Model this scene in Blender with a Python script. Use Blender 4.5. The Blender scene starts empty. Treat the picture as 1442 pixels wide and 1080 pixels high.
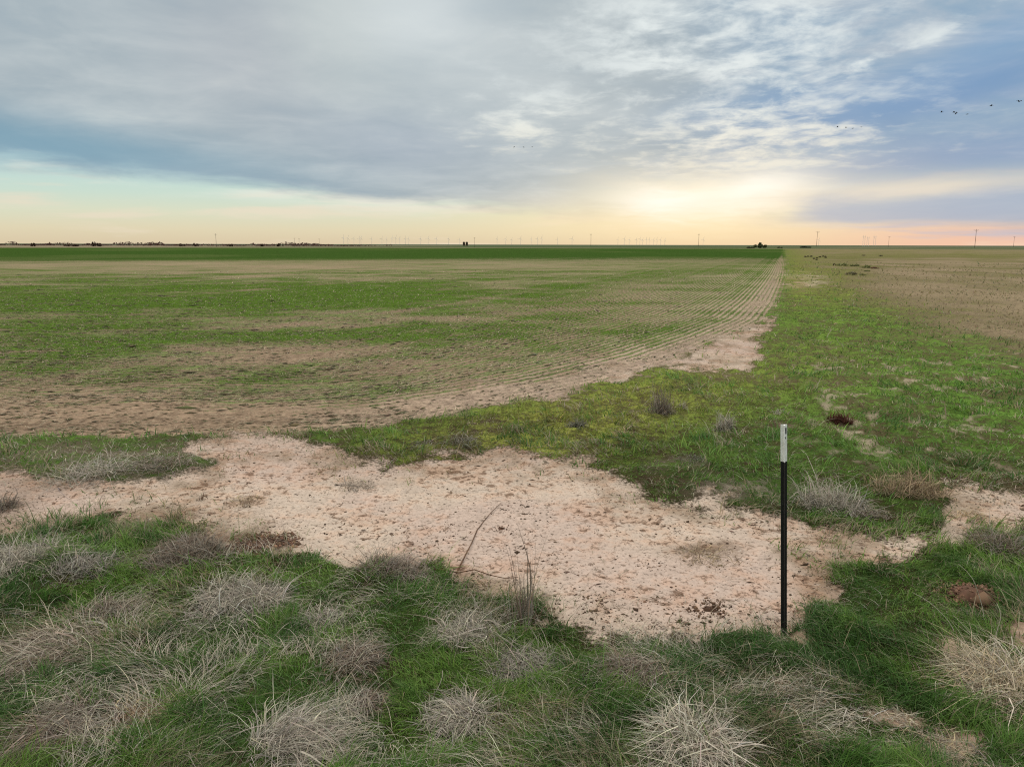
import bpy, math, random
import numpy as np
from mathutils import Vector, Matrix

C = bpy.context.scene.collection
R = math.radians
rng = np.random.default_rng(7)
random.seed(7)

# ------------------------------------------------------------------ camera
F_PX, W_PX, H_PX = 1036.0, 1442.0, 1080.0
CAM_H = 2.40
PITCH = math.atan((540 - 344.6) / F_PX)
ROLL = R(0.13)
cam_data = bpy.data.cameras.new('camera')
cam_data.sensor_width = 36.0
cam_data.lens = 36.0 * F_PX / W_PX
cam_data.clip_start, cam_data.clip_end = 0.1, 60000.0
cam = bpy.data.objects.new('camera', cam_data)
C.objects.link(cam)
CAM_M = Matrix.Rotation(R(90) - PITCH, 4, 'X') @ Matrix.Rotation(ROLL, 4, 'Z')
cam.matrix_world = Matrix.Translation((0, 0, CAM_H)) @ CAM_M
bpy.context.scene.camera = cam
CR = np.array(CAM_M.to_3x3())


def ray(px, py):
    v = np.stack([(np.asarray(px, float) - 721) / F_PX, -(np.asarray(py, float) - 540) / F_PX, -np.ones_like(np.asarray(px, float))], -1)
    d = v @ CR.T
    return d / np.linalg.norm(d, axis=-1, keepdims=True)


def at(px, py, z=0.0):
    """ground point seen at a place of the photograph"""
    d = ray(px, py)
    t = (z - CAM_H) / d[..., 2]
    return d * t[..., None] + np.array([0, 0, CAM_H])


def project(x, y, z):
    p = np.stack([x, y, z - CAM_H], -1) @ CR
    dz = np.maximum(-p[..., 2], 0.05)
    return 721 + F_PX * p[..., 0] / dz, 540 - F_PX * p[..., 1] / dz, -p[..., 2]


def azel(px, py):
    d = ray(px, py)
    return float(np.degrees(np.arctan2(d[0], d[1]))), float(np.degrees(np.arcsin(d[2])))


# ------------------------------------------------------------------ colour helper
def lin(r, g, b, k=1.0):
    f = lambda c: ((c / 255 + 0.055) / 1.055) ** 2.4 if c > 10 else c / 255 / 12.92
    return (f(r) * k, f(g) * k, f(b) * k)


# ------------------------------------------------------------------ node expression helper
class E:
    """a scalar or colour socket with arithmetic"""
    nt = None

    def __init__(s, sock): s.s = sock

    @staticmethod
    def _m(op, *a, clamp=False):
        n = E.nt.nodes.new('ShaderNodeMath'); n.operation = op; n.use_clamp = clamp
        for i, v in enumerate(a):
            if isinstance(v, E): E.nt.links.new(v.s, n.inputs[i])
            else: n.inputs[i].default_value = v
        return E(n.outputs[0])

    def __add__(s, o): return E._m('ADD', s, o)
    __radd__ = __add__
    def __sub__(s, o): return E._m('SUBTRACT', s, o)
    def __rsub__(s, o): return E._m('SUBTRACT', o, s)
    def __mul__(s, o): return E._m('MULTIPLY', s, o)
    __rmul__ = __mul__
    def __truediv__(s, o): return E._m('DIVIDE', s, o)
    def __rtruediv__(s, o): return E._m('DIVIDE', o, s)
    def exp(s): return E._m('EXPONENT', s)
    def sin(s): return E._m('SINE', s)
    def clamp(s): return E._m('ADD', s, 0.0, clamp=True)
    def max(s, o): return E._m('MAXIMUM', s, o)


def sstep(x, a, b):
    n = E.nt.nodes.new('ShaderNodeMapRange'); n.interpolation_type = 'SMOOTHSTEP'
    E.nt.links.new(x.s, n.inputs[0])
    for i, v in ((1, min(a, b)), (2, max(a, b)), (3, 0.0 if a < b else 1.0), (4, 1.0 if a < b else 0.0)): n.inputs[i].default_value = v
    return E(n.outputs[0])


def vec(x, y, z):
    n = E.nt.nodes.new('ShaderNodeCombineXYZ')
    for i, v in enumerate((x, y, z)):
        if isinstance(v, E): E.nt.links.new(v.s, n.inputs[i])
        else: n.inputs[i].default_value = v
    return E(n.outputs[0])


def noise(v, scale, detail=4.0, rough=0.55, dist=0.0, lac=2.0):
    n = E.nt.nodes.new('ShaderNodeTexNoise'); n.noise_dimensions = '3D'
    E.nt.links.new(v.s, n.inputs['Vector'])
    n.inputs['Scale'].default_value = scale; n.inputs['Detail'].default_value = detail
    n.inputs['Roughness'].default_value = rough; n.inputs['Distortion'].default_value = dist
    n.inputs['Lacunarity'].default_value = lac
    return E(n.outputs['Fac'])


def mixc(f, a, b, mode='MIX'):
    n = E.nt.nodes.new('ShaderNodeMix'); n.data_type = 'RGBA'; n.blend_type = mode; n.clamp_factor = True
    for sock, v in ((n.inputs[0], f), (n.inputs[6], a), (n.inputs[7], b)):
        if isinstance(v, E): E.nt.links.new(v.s, sock)
        elif isinstance(v, (int, float)): sock.default_value = v
        else: sock.default_value = (*v[:3], 1.0)
    return E(n.outputs[2])


def scalec(c, f):
    n = E.nt.nodes.new('ShaderNodeVectorMath'); n.operation = 'SCALE'
    E.nt.links.new(c.s, n.inputs[0])
    if isinstance(f, E): E.nt.links.new(f.s, n.inputs['Scale'])
    else: n.inputs['Scale'].default_value = f
    return E(n.outputs[0])


def ramp(x, stops, interp='LINEAR'):
    n = E.nt.nodes.new('ShaderNodeValToRGB'); E.nt.links.new(x.s, n.inputs[0])
    cr = n.color_ramp; cr.interpolation = interp
    while len(cr.elements) < len(stops): cr.elements.new(0.5)
    for e, (p, c) in zip(cr.elements, stops): e.position = p; e.color = (*c, 1.0)
    return E(n.outputs[0])


# ------------------------------------------------------------------ world: sky with a broken cloud deck
SUN_AZ, SUN_EL = azel(1010, 268)
world = bpy.data.worlds.new('World'); bpy.context.scene.world = world
world.use_nodes = True
E.nt = world.node_tree; E.nt.nodes.clear()
tc = E.nt.nodes.new('ShaderNodeTexCoord')
sep = E.nt.nodes.new('ShaderNodeSeparateXYZ'); E.nt.links.new(tc.outputs['Generated'], sep.inputs[0])
dx, dy, dz = E(sep.outputs[0]), E(sep.outputs[1]), E(sep.outputs[2])
az = E._m('ARCTAN2', dx, dy) * (180 / math.pi)
el = E._m('ARCSINE', dz) * (180 / math.pi)
elp = el.max(0.0)
pl = 1.0 / (dz.max(0.0) + 0.10)
plane = vec(dx * pl, dy * pl, 0.0)                    # flat cloud layer overhead
dome = vec(az * 0.045, el * 0.16, 3.0)                # wide thin streaks near the horizon
n_big = noise(plane, 0.75, 6, 0.55, 0.35)
n_mid = noise(plane, 2.3, 7, 0.58, 0.5)
n_fin = noise(vec(dx * pl * 1.0, dy * pl * 0.8, 4.0), 6.0, 6, 0.6, 0.3)
n_str = noise(dome, 2.2, 6, 0.55, 0.4)
n_st2 = noise(vec(az * 0.03, el * 0.30, 9.0), 2.0, 5, 0.55, 0.3)
wob = (n_str - 0.5) * 2.2 + (n_mid - 0.5) * 1.6


def blob(px, py, wx, wy, rot=0.0, warp=1.0):
    """soft elliptical patch of sky; widths in degrees"""
    a0, e0 = azel(px, py)
    u = az - a0; v = el - e0 + wob * warp * 0.45
    c, s = math.cos(R(rot)), math.sin(R(rot))
    p = (u * c + v * s) / wx; q = (v * c - u * s) / wy
    return ((p * p + q * q) * -1.0).exp()


# clear sky behind the clouds
clear = ramp(elp / 20.0, [(0.0, lin(222, 204, 172)), (0.05, lin(228, 217, 184)), (0.11, lin(222, 226, 200)), (0.17, lin(206, 226, 212)),
                          (0.26, lin(192, 222, 222)), (0.40, lin(160, 200, 220)), (0.65, lin(140, 178, 214)), (1.0, lin(128, 166, 208))])
clear = mixc((sstep(az, 14.0, 34.0) * sstep(el, 3.4, 0.6)) * 0.9, clear, lin(246, 196, 172))
# thin veils in the clear strip
veil = sstep(n_st2, 0.50, 0.66) * sstep(el, 6.5, 3.0)
clear = mixc(veil * 0.7, clear, lin(240, 226, 204))
# grey deck
deck_t = (n_big * 0.50 + n_mid * 0.35 + n_str * 0.25 - 0.55) * 2.0 + 0.5
deck = ramp(deck_t, [(0.10, lin(152, 171, 184)), (0.40, lin(174, 187, 194)), (0.62, lin(191, 201, 205)), (0.85, lin(210, 217, 216))])
dark_edge = blob(60, 204, 16, 1.8, -5, 0.6)
deck = mixc(dark_edge * 0.85, deck, lin(120, 162, 184))
deck = mixc(blob(560, 200, 7.5, 2.4, -6, 1.0) * 0.5, deck, lin(150, 167, 188))
deck = mixc(blob(345, 60, 6, 5.0, 0, 1.0) * 0.35, deck, lin(180, 182, 190))
deck = mixc(blob(480, 40, 4.5, 5, 20, 1.0) * 0.55, deck, lin(206, 214, 212))
deck = mixc(blob(700, 110, 7, 4.5, 0, 1.3) * 0.45, deck, lin(210, 218, 220))
deck = mixc(blob(590, 20, 5, 3, 10, 1.3) * 0.6, deck, lin(222, 230, 232))
# right-hand blue-grey clouds
right = sstep(az + (n_mid - 0.5) * 14.0, 6.0, 21.0)
blue = ramp((n_mid * 0.5 + n_str * 0.5 - 0.5) * 2.2 + 0.5, [(0.15, lin(126, 160, 194)), (0.42, lin(150, 177, 200)), (0.62, lin(176, 191, 206)), (0.82, lin(208, 217, 221))])
deck = mixc(right * 0.85, deck, blue)
deck = mixc(blob(1330, 130, 10, 1.6, 10, 2.0) * 0.8, deck, lin(112, 150, 194))
deck = mixc(blob(1390, 215, 10, 1.5, 3, 2.2) * 0.65, deck, lin(134, 160, 196))
deck = mixc(blob(1230, 235, 6, 0.8, 3, 2.0) * 0.6, deck, lin(140, 164, 196))
deck = mixc(blob(1150, 145, 8, 1.5, 4, 1.0) * 0.65, deck, lin(128, 164, 200))
deck = mixc(blob(1400, 60, 5, 1.6, 22, 0.6) * 0.55, deck, lin(128, 166, 204))
# broken bright gaps
gap_zone = (blob(1040, 70, 13, 4.6, 10, 0.5) * 1.0 + blob(1090, 200, 12, 2.6, 4, 0.6) * 0.8 + blob(720, 170, 4.5, 2.2, 0, 1.0) * 0.75 + blob(1290, 55, 11, 0.5, 20, 2.6) * 0.5 + blob(900, 20, 10, 3, 0, 0.8) * 0.5)
gaps = sstep(n_fin * 0.50 + n_mid * 0.38 + n_str * 0.22 + gap_zone * 0.14, 0.585, 0.79)
gap_col = mixc(sstep(el, 4.0, 12.0), lin(250, 244, 224), lin(232, 240, 240))
deck = mixc(gaps * gap_zone.clamp() * 0.95, deck, gap_col)
# deck cover: lower edge falls from left to right, then dissolves into the glow
edge = az * -0.069 + 2.5 + (n_str - 0.5) * 2.2 + (n_mid - 0.5) * 0.8
cover = sstep(el - edge + (n_st2 - 0.5) * 1.2, -0.45, 1.0)
cover_fade = sstep(el - edge, -0.3, 3.2)
rsoft = sstep(az, 2.0, 12.0)
cover = cover * (1.0 - rsoft) + cover_fade * rsoft
rim = sstep(el - edge, -1.5, -0.1) * sstep(n_st2 * 0.5 + n_str * 0.5, 0.46, 0.60) * (1.0 - sstep(az, -8.0, 6.0))
clear = mixc(rim * 0.7, clear, lin(238, 240, 228))
sky = mixc(cover, clear, deck)
# sun glow behind the thin cloud
glow = blob(995, 272, 9.5, 1.9, 1, 2.6)
glow2 = blob(935, 283, 3.2, 1.0, 0, 2.0) + blob(1065, 264, 3.4, 1.2, 8, 2.2)
glow3 = blob(900, 312, 13, 1.7, 0, 0.6)
sky = mixc((glow3 * 0.7).clamp(), sky, lin(246, 228, 184))
sky = mixc((glow * 0.95).clamp(), sky, lin(254, 244, 216))
sky = mixc((glow2 * 0.9).clamp(), sky, (1.04, 1.02, 0.93))
cream = blob(1290, 268, 9, 0.75, 3, 1.2)
sky = mixc((cream * 0.75).clamp(), sky, lin(246, 232, 208))
# low blue band at the right
band = sstep(el - (1.55 + (n_st2 - 0.5) * 2.0), -0.4, 0.4) * sstep(el - (2.75 + (az - 20.0) * 0.05 + (n_str - 0.5) * 2.6), 0.8, -0.8) * sstep(az + (n_st2 - 0.5) * 10.0, 19.0, 22.5)
sky = mixc(band * (0.40 + n_str * 0.7), sky, lin(168, 183, 204))
band2 = sstep(n_st2, 0.47, 0.60) * sstep(az, 20.0, 28.0) * sstep(el, 2.6, 1.2) * sstep(el, 0.2, 0.7)
sky = mixc(band2 * 0.55, sky, lin(178, 182, 205))
# the deck is brighter overhead, outside the frame, as overcast skies are
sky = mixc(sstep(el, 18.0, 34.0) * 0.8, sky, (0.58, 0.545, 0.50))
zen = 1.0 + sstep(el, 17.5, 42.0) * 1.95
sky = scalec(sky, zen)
below = sstep(el, -0.1, -3.0)
sky = mixc(below, sky, (0.10, 0.10, 0.07))
nis = E.nt.nodes.new('ShaderNodeTexSky'); nis.sky_type = 'NISHITA'; nis.sun_disc = False
nis.sun_elevation = R(SUN_EL); nis.sun_rotation = R(SUN_AZ)
bg1 = E.nt.nodes.new('ShaderNodeBackground'); E.nt.links.new(nis.outputs[0], bg1.inputs[0]); bg1.inputs[1].default_value = 0.05
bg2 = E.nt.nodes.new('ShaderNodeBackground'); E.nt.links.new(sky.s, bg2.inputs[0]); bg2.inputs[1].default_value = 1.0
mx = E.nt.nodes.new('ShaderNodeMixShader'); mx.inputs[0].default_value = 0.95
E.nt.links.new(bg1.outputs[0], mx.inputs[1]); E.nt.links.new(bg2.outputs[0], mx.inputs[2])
wo = E.nt.nodes.new('ShaderNodeOutputWorld'); E.nt.links.new(mx.outputs[0], wo.inputs[0])

# ------------------------------------------------------------------ veiled low sun
sd = bpy.data.lights.new('sun', 'SUN'); sd.energy = 1.1; sd.angle = R(12); sd.color = (1.0, 0.90, 0.74)
sun = bpy.data.objects.new('sun', sd); C.objects.link(sun)
sdir = Vector((math.sin(R(SUN_AZ)) * math.cos(R(SUN_EL)), math.cos(R(SUN_AZ)) * math.cos(R(SUN_EL)), math.sin(R(SUN_EL))))
sun.rotation_euler = sdir.to_track_quat('Z', 'Y').to_euler()

vs = bpy.context.scene.view_settings
vs.view_transform = 'Standard'; vs.look = 'None'; vs.gamma = 1.0; vs.exposure = 0.0; vs.use_curve_mapping = False
bpy.context.scene.cycles.max_bounces = 6
bpy.context.scene.cycles.diffuse_bounces = 4
bpy.context.scene.cycles.caustics_reflective = False
bpy.context.scene.cycles.use_denoising = False
bpy.context.scene.cycles.pixel_filter_type = 'BLACKMAN_HARRIS'
bpy.context.scene.cycles.filter_width = 1.15
bpy.context.scene.cycles.sample_clamp_indirect = 3.0
bpy.context.scene.cycles.sample_clamp_direct = 4.0

# ------------------------------------------------------------------ numpy noise
def _hash(ix, iy, seed):
    h = (ix.astype(np.int64) * 374761393 + iy.astype(np.int64) * 668265263 + seed * 974711) & 0xffffffff
    h = ((h ^ (h >> 13)) * 1274126177) & 0xffffffff
    h = (h ^ (h >> 16)) & 0xffff
    return h / 65535.0


def vnoise(x, y, seed=0):
    ix, iy = np.floor(x), np.floor(y)
    fx, fy = x - ix, y - iy
    fx = fx * fx * fx * (fx * (fx * 6 - 15) + 10); fy = fy * fy * fy * (fy * (fy * 6 - 15) + 10)
    a, b = _hash(ix, iy, seed), _hash(ix + 1, iy, seed)
    c, d = _hash(ix, iy + 1, seed), _hash(ix + 1, iy + 1, seed)
    return (a * (1 - fx) + b * fx) * (1 - fy) + (c * (1 - fx) + d * fx) * fy


def fbm(x, y, seed=0, oct=4, gain=0.5):
    s, a, t = 0.0, 1.0, 0.0
    for i in range(oct):
        c, sn = math.cos(i * 1.1 + seed), math.sin(i * 1.1 + seed)
        s = s + a * vnoise((x * c - y * sn) * 2 ** i + 17.3 * i, (x * sn + y * c) * 2 ** i - 9.1 * i, seed + i); t += a; a *= gain
    return s / t


def ss(x, a, b):
    t = np.clip((x - a) / (b - a), 0, 1)
    return t * t * (3 - 2 * t)


# ------------------------------------------------------------------ layout of the land (traced in the photograph, laid out on the ground)
SAND = [(-260, 655), (0, 655), (55, 675), (140, 682), (235, 674), (300, 652), (290, 630), (345, 616), (400, 616), (432, 630), (520, 642), (600, 650), (655, 644), (720, 634),
        (762, 640), (800, 650), (850, 670), (905, 692), (960, 700), (1055, 706), (1125, 730), (1185, 752), (1255, 762), (1335, 748), (1330, 720), (1345, 692), (1442, 690), (1700, 690),
        (1700, 735), (1442, 737), (1385, 757), (1265, 772), (1205, 792), (1160, 812), (1178, 832), (1150, 858), (1124, 886), (1100, 892), (1000, 897), (930, 882), (860, 892), (805, 892),
        (772, 862), (740, 842), (680, 836), (625, 802), (560, 792), (500, 802), (440, 792), (380, 772), (300, 752), (200, 737), (100, 742), (0, 747), (-260, 747)]
BARE = [(1090, 446), (1070, 458), (1036, 466), (1000, 480), (930, 506), (860, 530), (770, 555), (740, 566), (790, 557), (870, 539), (960, 512), (985, 514), (1012, 522), (1052, 524), (1070, 502), (1080, 478)]
BOUND = [(-1800, 640), (-700, 632), (-260, 628), (0, 622), (100, 614), (300, 616), (430, 608), (520, 602), (600, 592), (720, 570), (850, 540), (960, 506), (1030, 476), (1078, 450), (1094, 425), (1102, 400), (1105, 385)]
RIGHT = [(1128, 346), (1140, 360), (1175, 385), (1230, 412), (1300, 448), (1380, 478), (1500, 520), (1900, 640), (4000, 640), (4000, 346)]


def poly_sdf(px, py, poly):
    """signed distance, positive inside"""
    d = np.full(px.shape, 1e9); inside = np.zeros(px.shape, bool)
    n = len(poly)
    for i in range(n):
        ax, ay = poly[i]; bx, by = poly[(i + 1) % n]
        ex, ey = bx - ax, by - ay
        t = np.clip(((px - ax) * ex + (py - ay) * ey) / (ex * ex + ey * ey + 1e-9), 0, 1)
        d = np.minimum(d, np.hypot(px - ax - t * ex, py - ay - t * ey))
        if ay != by:
            inside ^= ((ay > py) != (by > py)) & (px < ex * (py - ay) / (by - ay) + ax)
    return np.where(inside, d, -d)


_bw = np.array([at(a, b)[:2] for a, b in BOUND])
_far = at(1105.5, 346.6)[:2]
_bw = np.vstack([_bw, _far / np.linalg.norm(_far) * 6000])
ROW = 0.20


def row_dist(x, y):
    """signed distance into the field from its edge, metres"""
    d = np.full(x.shape, 1e12); sg = np.ones(x.shape)
    for (ax, ay), (bx, by) in zip(_bw[:-1], _bw[1:]):
        ex, ey = bx - ax, by - ay
        t = np.clip(((x - ax) * ex + (y - ay) * ey) / (ex * ex + ey * ey), 0, 1)
        q = (x - ax - t * ex) ** 2 + (y - ay - t * ey) ** 2
        m = q < d
        d = np.where(m, q, d); sg = np.where(m, np.sign(ex * (y - ay) - ey * (x - ax)), sg)
    return np.sqrt(d) * sg


def gb(px, py, cx, cy, wx, wy, rot=0):
    c, s = math.cos(R(rot)), math.sin(R(rot))
    u, v = px - cx, py - cy
    return np.exp(-((u * c + v * s) / wx) ** 2 - ((v * c - u * s) / wy) ** 2)


def zones(x, y):
    """what grows or lies at each ground point"""
    px, py, dep = project(x, y, np.zeros_like(x))
    back = dep < 0.8
    px = np.where(back, 721 + np.clip(x * 150, -600, 600), px); py = np.where(back, 1400, py)
    dist = np.hypot(x, y) + 1e-6
    lg, th = np.log(dist), np.arctan2(x, y)
    # roughen the traced outlines at a scale that belongs to the place
    w1 = fbm(th * 14, lg * 9, 11, 5, 0.6) - 0.5; w2 = fbm(th * 14, lg * 9, 23, 5, 0.6) - 0.5
    amp = np.clip((py - 346) / 300, 0.0, 1.3)
    qx = px + w1 * 110 * amp; qy = py + w2 * 46 * amp
    z = {'px': px, 'py': py, 'dist': dist}
    f1 = fbm(x * 5.5, y * 5.5, 29, 3, .6) - .5; f2 = fbm(x * 1.7, y * 1.7, 37, 3) - .5
    bite = (f1 * 14 + f2 * 26) * np.clip(amp, .25, 1)
    sd = poly_sdf(qx, qy, SAND) + bite; sd2 = poly_sdf(qx, qy, BARE) + bite * .9
    z['sand'] = np.maximum(ss(sd, -15, 13), .95 * ss(sd2 + f1 * 22, -13, 13))
    z['fringe'] = np.exp(-((np.where(np.abs(sd) < np.abs(sd2), sd, sd2) - 10) / 20) ** 2)
    u = row_dist(x + w1 * 0.25 * np.minimum(dist / 8, 1), y + w2 * 0.3)
    u0 = row_dist(x, y)
    z['u'] = u0
    ub = u + f2 * 0.5 + (fbm(th * 40, lg * 30, 5, 3) - 0.5) * 0.010 * dist
    z['field'] = ss(ub, -0.15 - dist * .004, 0.25 + dist * .004) * (1 - ss(sd, -2, 3))
    z['past'] = ss(poly_sdf(px + w1 * 130 * amp, py + w2 * 60 * amp, RIGHT) , -34, 30) * ss(dist, 14, 24)
    # how green the field is
    m1 = fbm(th * 9, lg * 12, 31, 5, 0.6) - 0.5
    gy = py + w2 * 26 * amp; gx = px
    left = 1 - ss(gx, 560, 1000)
    g = 0.57 + 0 * px
    g = g + 0.50 * ss(gy, 346, 351) * (1 - ss(gy + (gx - 550) * 0.004 + m1 * 8, 360, 369)) - 0.12 * ss(gx, 520, 620) * (1 - ss(gy, 350, 356))
    g = g - 0.22 * gb(gx, gy, 150, 373, 620, 9)
    g = g + 0.36 * gb(gx, gy, 330, 422, 310, 17, -1) + 0.30 * gb(gx, gy, 500, 418, 130, 14, -4) + 0.16 * gb(gx, gy, 60, 420, 260, 45)
    g = g - 0.22 * gb(gx, gy, 420, 458, 190, 9, -4)
    g = g + 0.30 * gb(gx, gy, 150, 478, 280, 11, -2) + 0.14 * gb(gx, gy, 480, 470, 160, 10, -4)
    g = g - 0.20 * gb(gx, gy, 330, 505, 240, 10, -4)
    g = g + 0.10 * gb(gx, gy, 80, 520, 220, 22)
    g = g + 0.20 * gb(gx, gy, 960, 385, 170, 7, -7) + 0.10 * gb(gx, gy, 800, 420, 260, 40, -8)
    g = g - 0.38 * ss(gy - (520 - np.clip(gx - 500, 0, 600) * 0.08), 0, 70) * 1.0
    g = g - 0.22 * ss(1.9 - u0, 0, 1.4) * ss(dist, 5, 9)
    g = g + m1 * 0.50 + (fbm(x / 3.5, y / 2.2, 201, 4, .6) - .5) * .55 * (1 - ss(dist, 70, 140))
    z['green'] = np.clip(g, 0.0, 1)
    z['w1'], z['w2'], z['m1'] = w1, w2, m1
    # verge lushness
    v = 0.80 + m1 * 0.5
    bank = gb(px, py, 130, 655, 260, 34)
    v = v - 0.10 * bank
    z['spots'] = ss(gx, 1060, 1180) * ss(gy, 478, 515) * (1 - ss(gy, 630, 690)) * ss(fbm(x * 2.7, y * 2.7, 77, 4, .62) + 0.06 * gb(gx, gy, 1260, 560, 160, 50), 0.645, 0.735) * .7
    z['spots'] = np.maximum(z['spots'], 0.9 * ss(gx, 1090, 1112) * (1 - ss(gx, 1145, 1185)) * ss(gy, 384, 389) * (1 - ss(gy, 400, 412)) * ss(f2 + .5, .35, .6))
    bl = 0 * px
    for b in ((1120, 975, 30, 9), (1250, 1026, 52, 15), (1335, 1062, 66, 18), (1108, 1012, 22, 8), (1352, 925, 30, 14), (1372, 846, 40, 14), (1140, 905, 22, 12), (1010, 1000, 16, 6), (205, 1000, 26, 10), (1440, 900, 40, 20)):
        bl = np.maximum(bl, gb(px + w1 * 50, py + w2 * 30, *b))
    z['bald'] = ss(bl + f1 * .9 + f2 * .5, .15, .95) * ss(py, 800, 830)
    z['bank'] = bank
    v = v - 0.5 * z['spots'] - 0.08 * ss(gx, 1080, 1200) * ss(gy, 505, 545) * (1 - ss(gy, 650, 680)) * ss(fbm(x * 1.1, y * 1.1, 77, 3), 0.48, 0.62)
    z['lush'] = np.clip(v, 0, 1)
    z['olive'] = np.clip(gb(gx, gy, 800, 600, 330, 60, -14) * 1.1 + ss(py, 470, 385) * 0.8 * ss(gx, 1080, 1130), 0, 1)
    z['fore'] = ss(py - (745 + 0.10 * np.clip(px - 400, 0, 600)), -10, 40) * (1 - ss(px, 1130, 1190))
    return z


def height(x, y, z=None):
    z = zones(x, y) if z is None else z
    near = 1 - ss(z['dist'], 25, 70)
    s, f = z['sand'], z['field']
    h = (fbm(x * 0.9, y * 0.9, 41, 3) - 0.5) * 0.10 * (1 - s) * (1 - f)
    h = h + (fbm(x * 3.6, y * 3.6, 43, 3, .6) - 0.5) * (0.065 + 0.10 * ss(z['dist'], 6.5, 12)) * (1 - s) * (1 - f)
    h = h + (fbm(x * 2.5, y * 2.5, 47, 4) - 0.5) * 0.035 * s + (fbm(x * 16, y * 16, 49, 2) - 0.5) * 0.016 * s
    h = h + f * (np.sin(z['u'] * 2 * math.pi / ROW) * 0.006 + (vnoise(z['u'] / 0.8, z['u'] * 0, 3) - .5) * 0.05 + (fbm(x * 7, y * 7, 53, 3) - 0.5) * 0.04)
    h = h + 0.03 * (1 - s) * (1 - f)
    return h * near


def tag(o, label=None, cat=None, group=None, kind=None):
    for k, v in (('label', label), ('category', cat), ('group', group), ('kind', kind)):
        if v: o[k] = v
    return o


# ------------------------------------------------------------------ mesh from arrays
def mesh_np(name, V, faces, mats=(), smooth=False, attrs=None, parent=None):
    """faces: list of integer arrays (n,3) or (n,4)"""
    me = bpy.data.meshes.new(name)
    V = np.asarray(V, np.float32)
    me.vertices.add(len(V)); me.vertices.foreach_set('co', V.ravel())
    faces = [np.asarray(f, np.int32) for f in faces if len(f)]
    loops = np.concatenate([f.ravel() for f in faces])
    sizes = np.concatenate([np.full(len(f), f.shape[1], np.int32) for f in faces])
    me.loops.add(len(loops)); me.loops.foreach_set('vertex_index', loops)
    me.polygons.add(len(sizes))
    me.polygons.foreach_set('loop_start', np.concatenate([[0], np.cumsum(sizes)[:-1]]).astype(np.int32))
    try: me.polygons.foreach_set('loop_total', sizes)
    except Exception: pass
    me.update(calc_edges=True)
    if smooth: me.polygons.foreach_set('use_smooth', np.ones(len(sizes), bool))
    for k, a in (attrs or {}).items():
        a = np.asarray(a, np.float32)
        if a.ndim == 1:
            me.attributes.new(k, 'FLOAT', 'POINT').data.foreach_set('value', a)
        else:
            if a.shape[1] == 3: a = np.hstack([a, np.ones((len(a), 1), np.float32)])
            me.attributes.new(k, 'FLOAT_COLOR', 'POINT').data.foreach_set('color', a.astype(np.float32).ravel())
    for m in mats: me.materials.append(m)
    o = bpy.data.objects.new(name, me); C.objects.link(o)
    if parent: o.parent = parent
    return o


# ------------------------------------------------------------------ materials
def new_mat(name):
    m = bpy.data.materials.new(name); m.use_nodes = True
    E.nt = m.node_tree; E.nt.nodes.clear()
    out = E.nt.nodes.new('ShaderNodeOutputMaterial')
    return m, out


def attr(name, color=False):
    n = E.nt.nodes.new('ShaderNodeAttribute'); n.attribute_name = name
    return E(n.outputs['Color' if color else 'Fac'])


def principled(base, rough=0.9, spec=0.15, metal=0.0, bump=None, bdist=0.01, bstr=1.0):
    b = E.nt.nodes.new('ShaderNodeBsdfPrincipled')
    for k, v in (('Base Color', base), ('Roughness', rough), ('Metallic', metal)):
        if isinstance(v, E): E.nt.links.new(v.s, b.inputs[k])
        elif isinstance(v, (int, float)): b.inputs[k].default_value = v
        else: b.inputs[k].default_value = (*v, 1)
    b.inputs['Specular IOR Level'].default_value = spec
    if bump is not None:
        n = E.nt.nodes.new('ShaderNodeBump'); n.inputs['Distance'].default_value = bdist; n.inputs['Strength'].default_value = bstr
        E.nt.links.new(bump.s, n.inputs['Height']); E.nt.links.new(n.outputs[0], b.inputs['Normal'])
    return b


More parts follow.
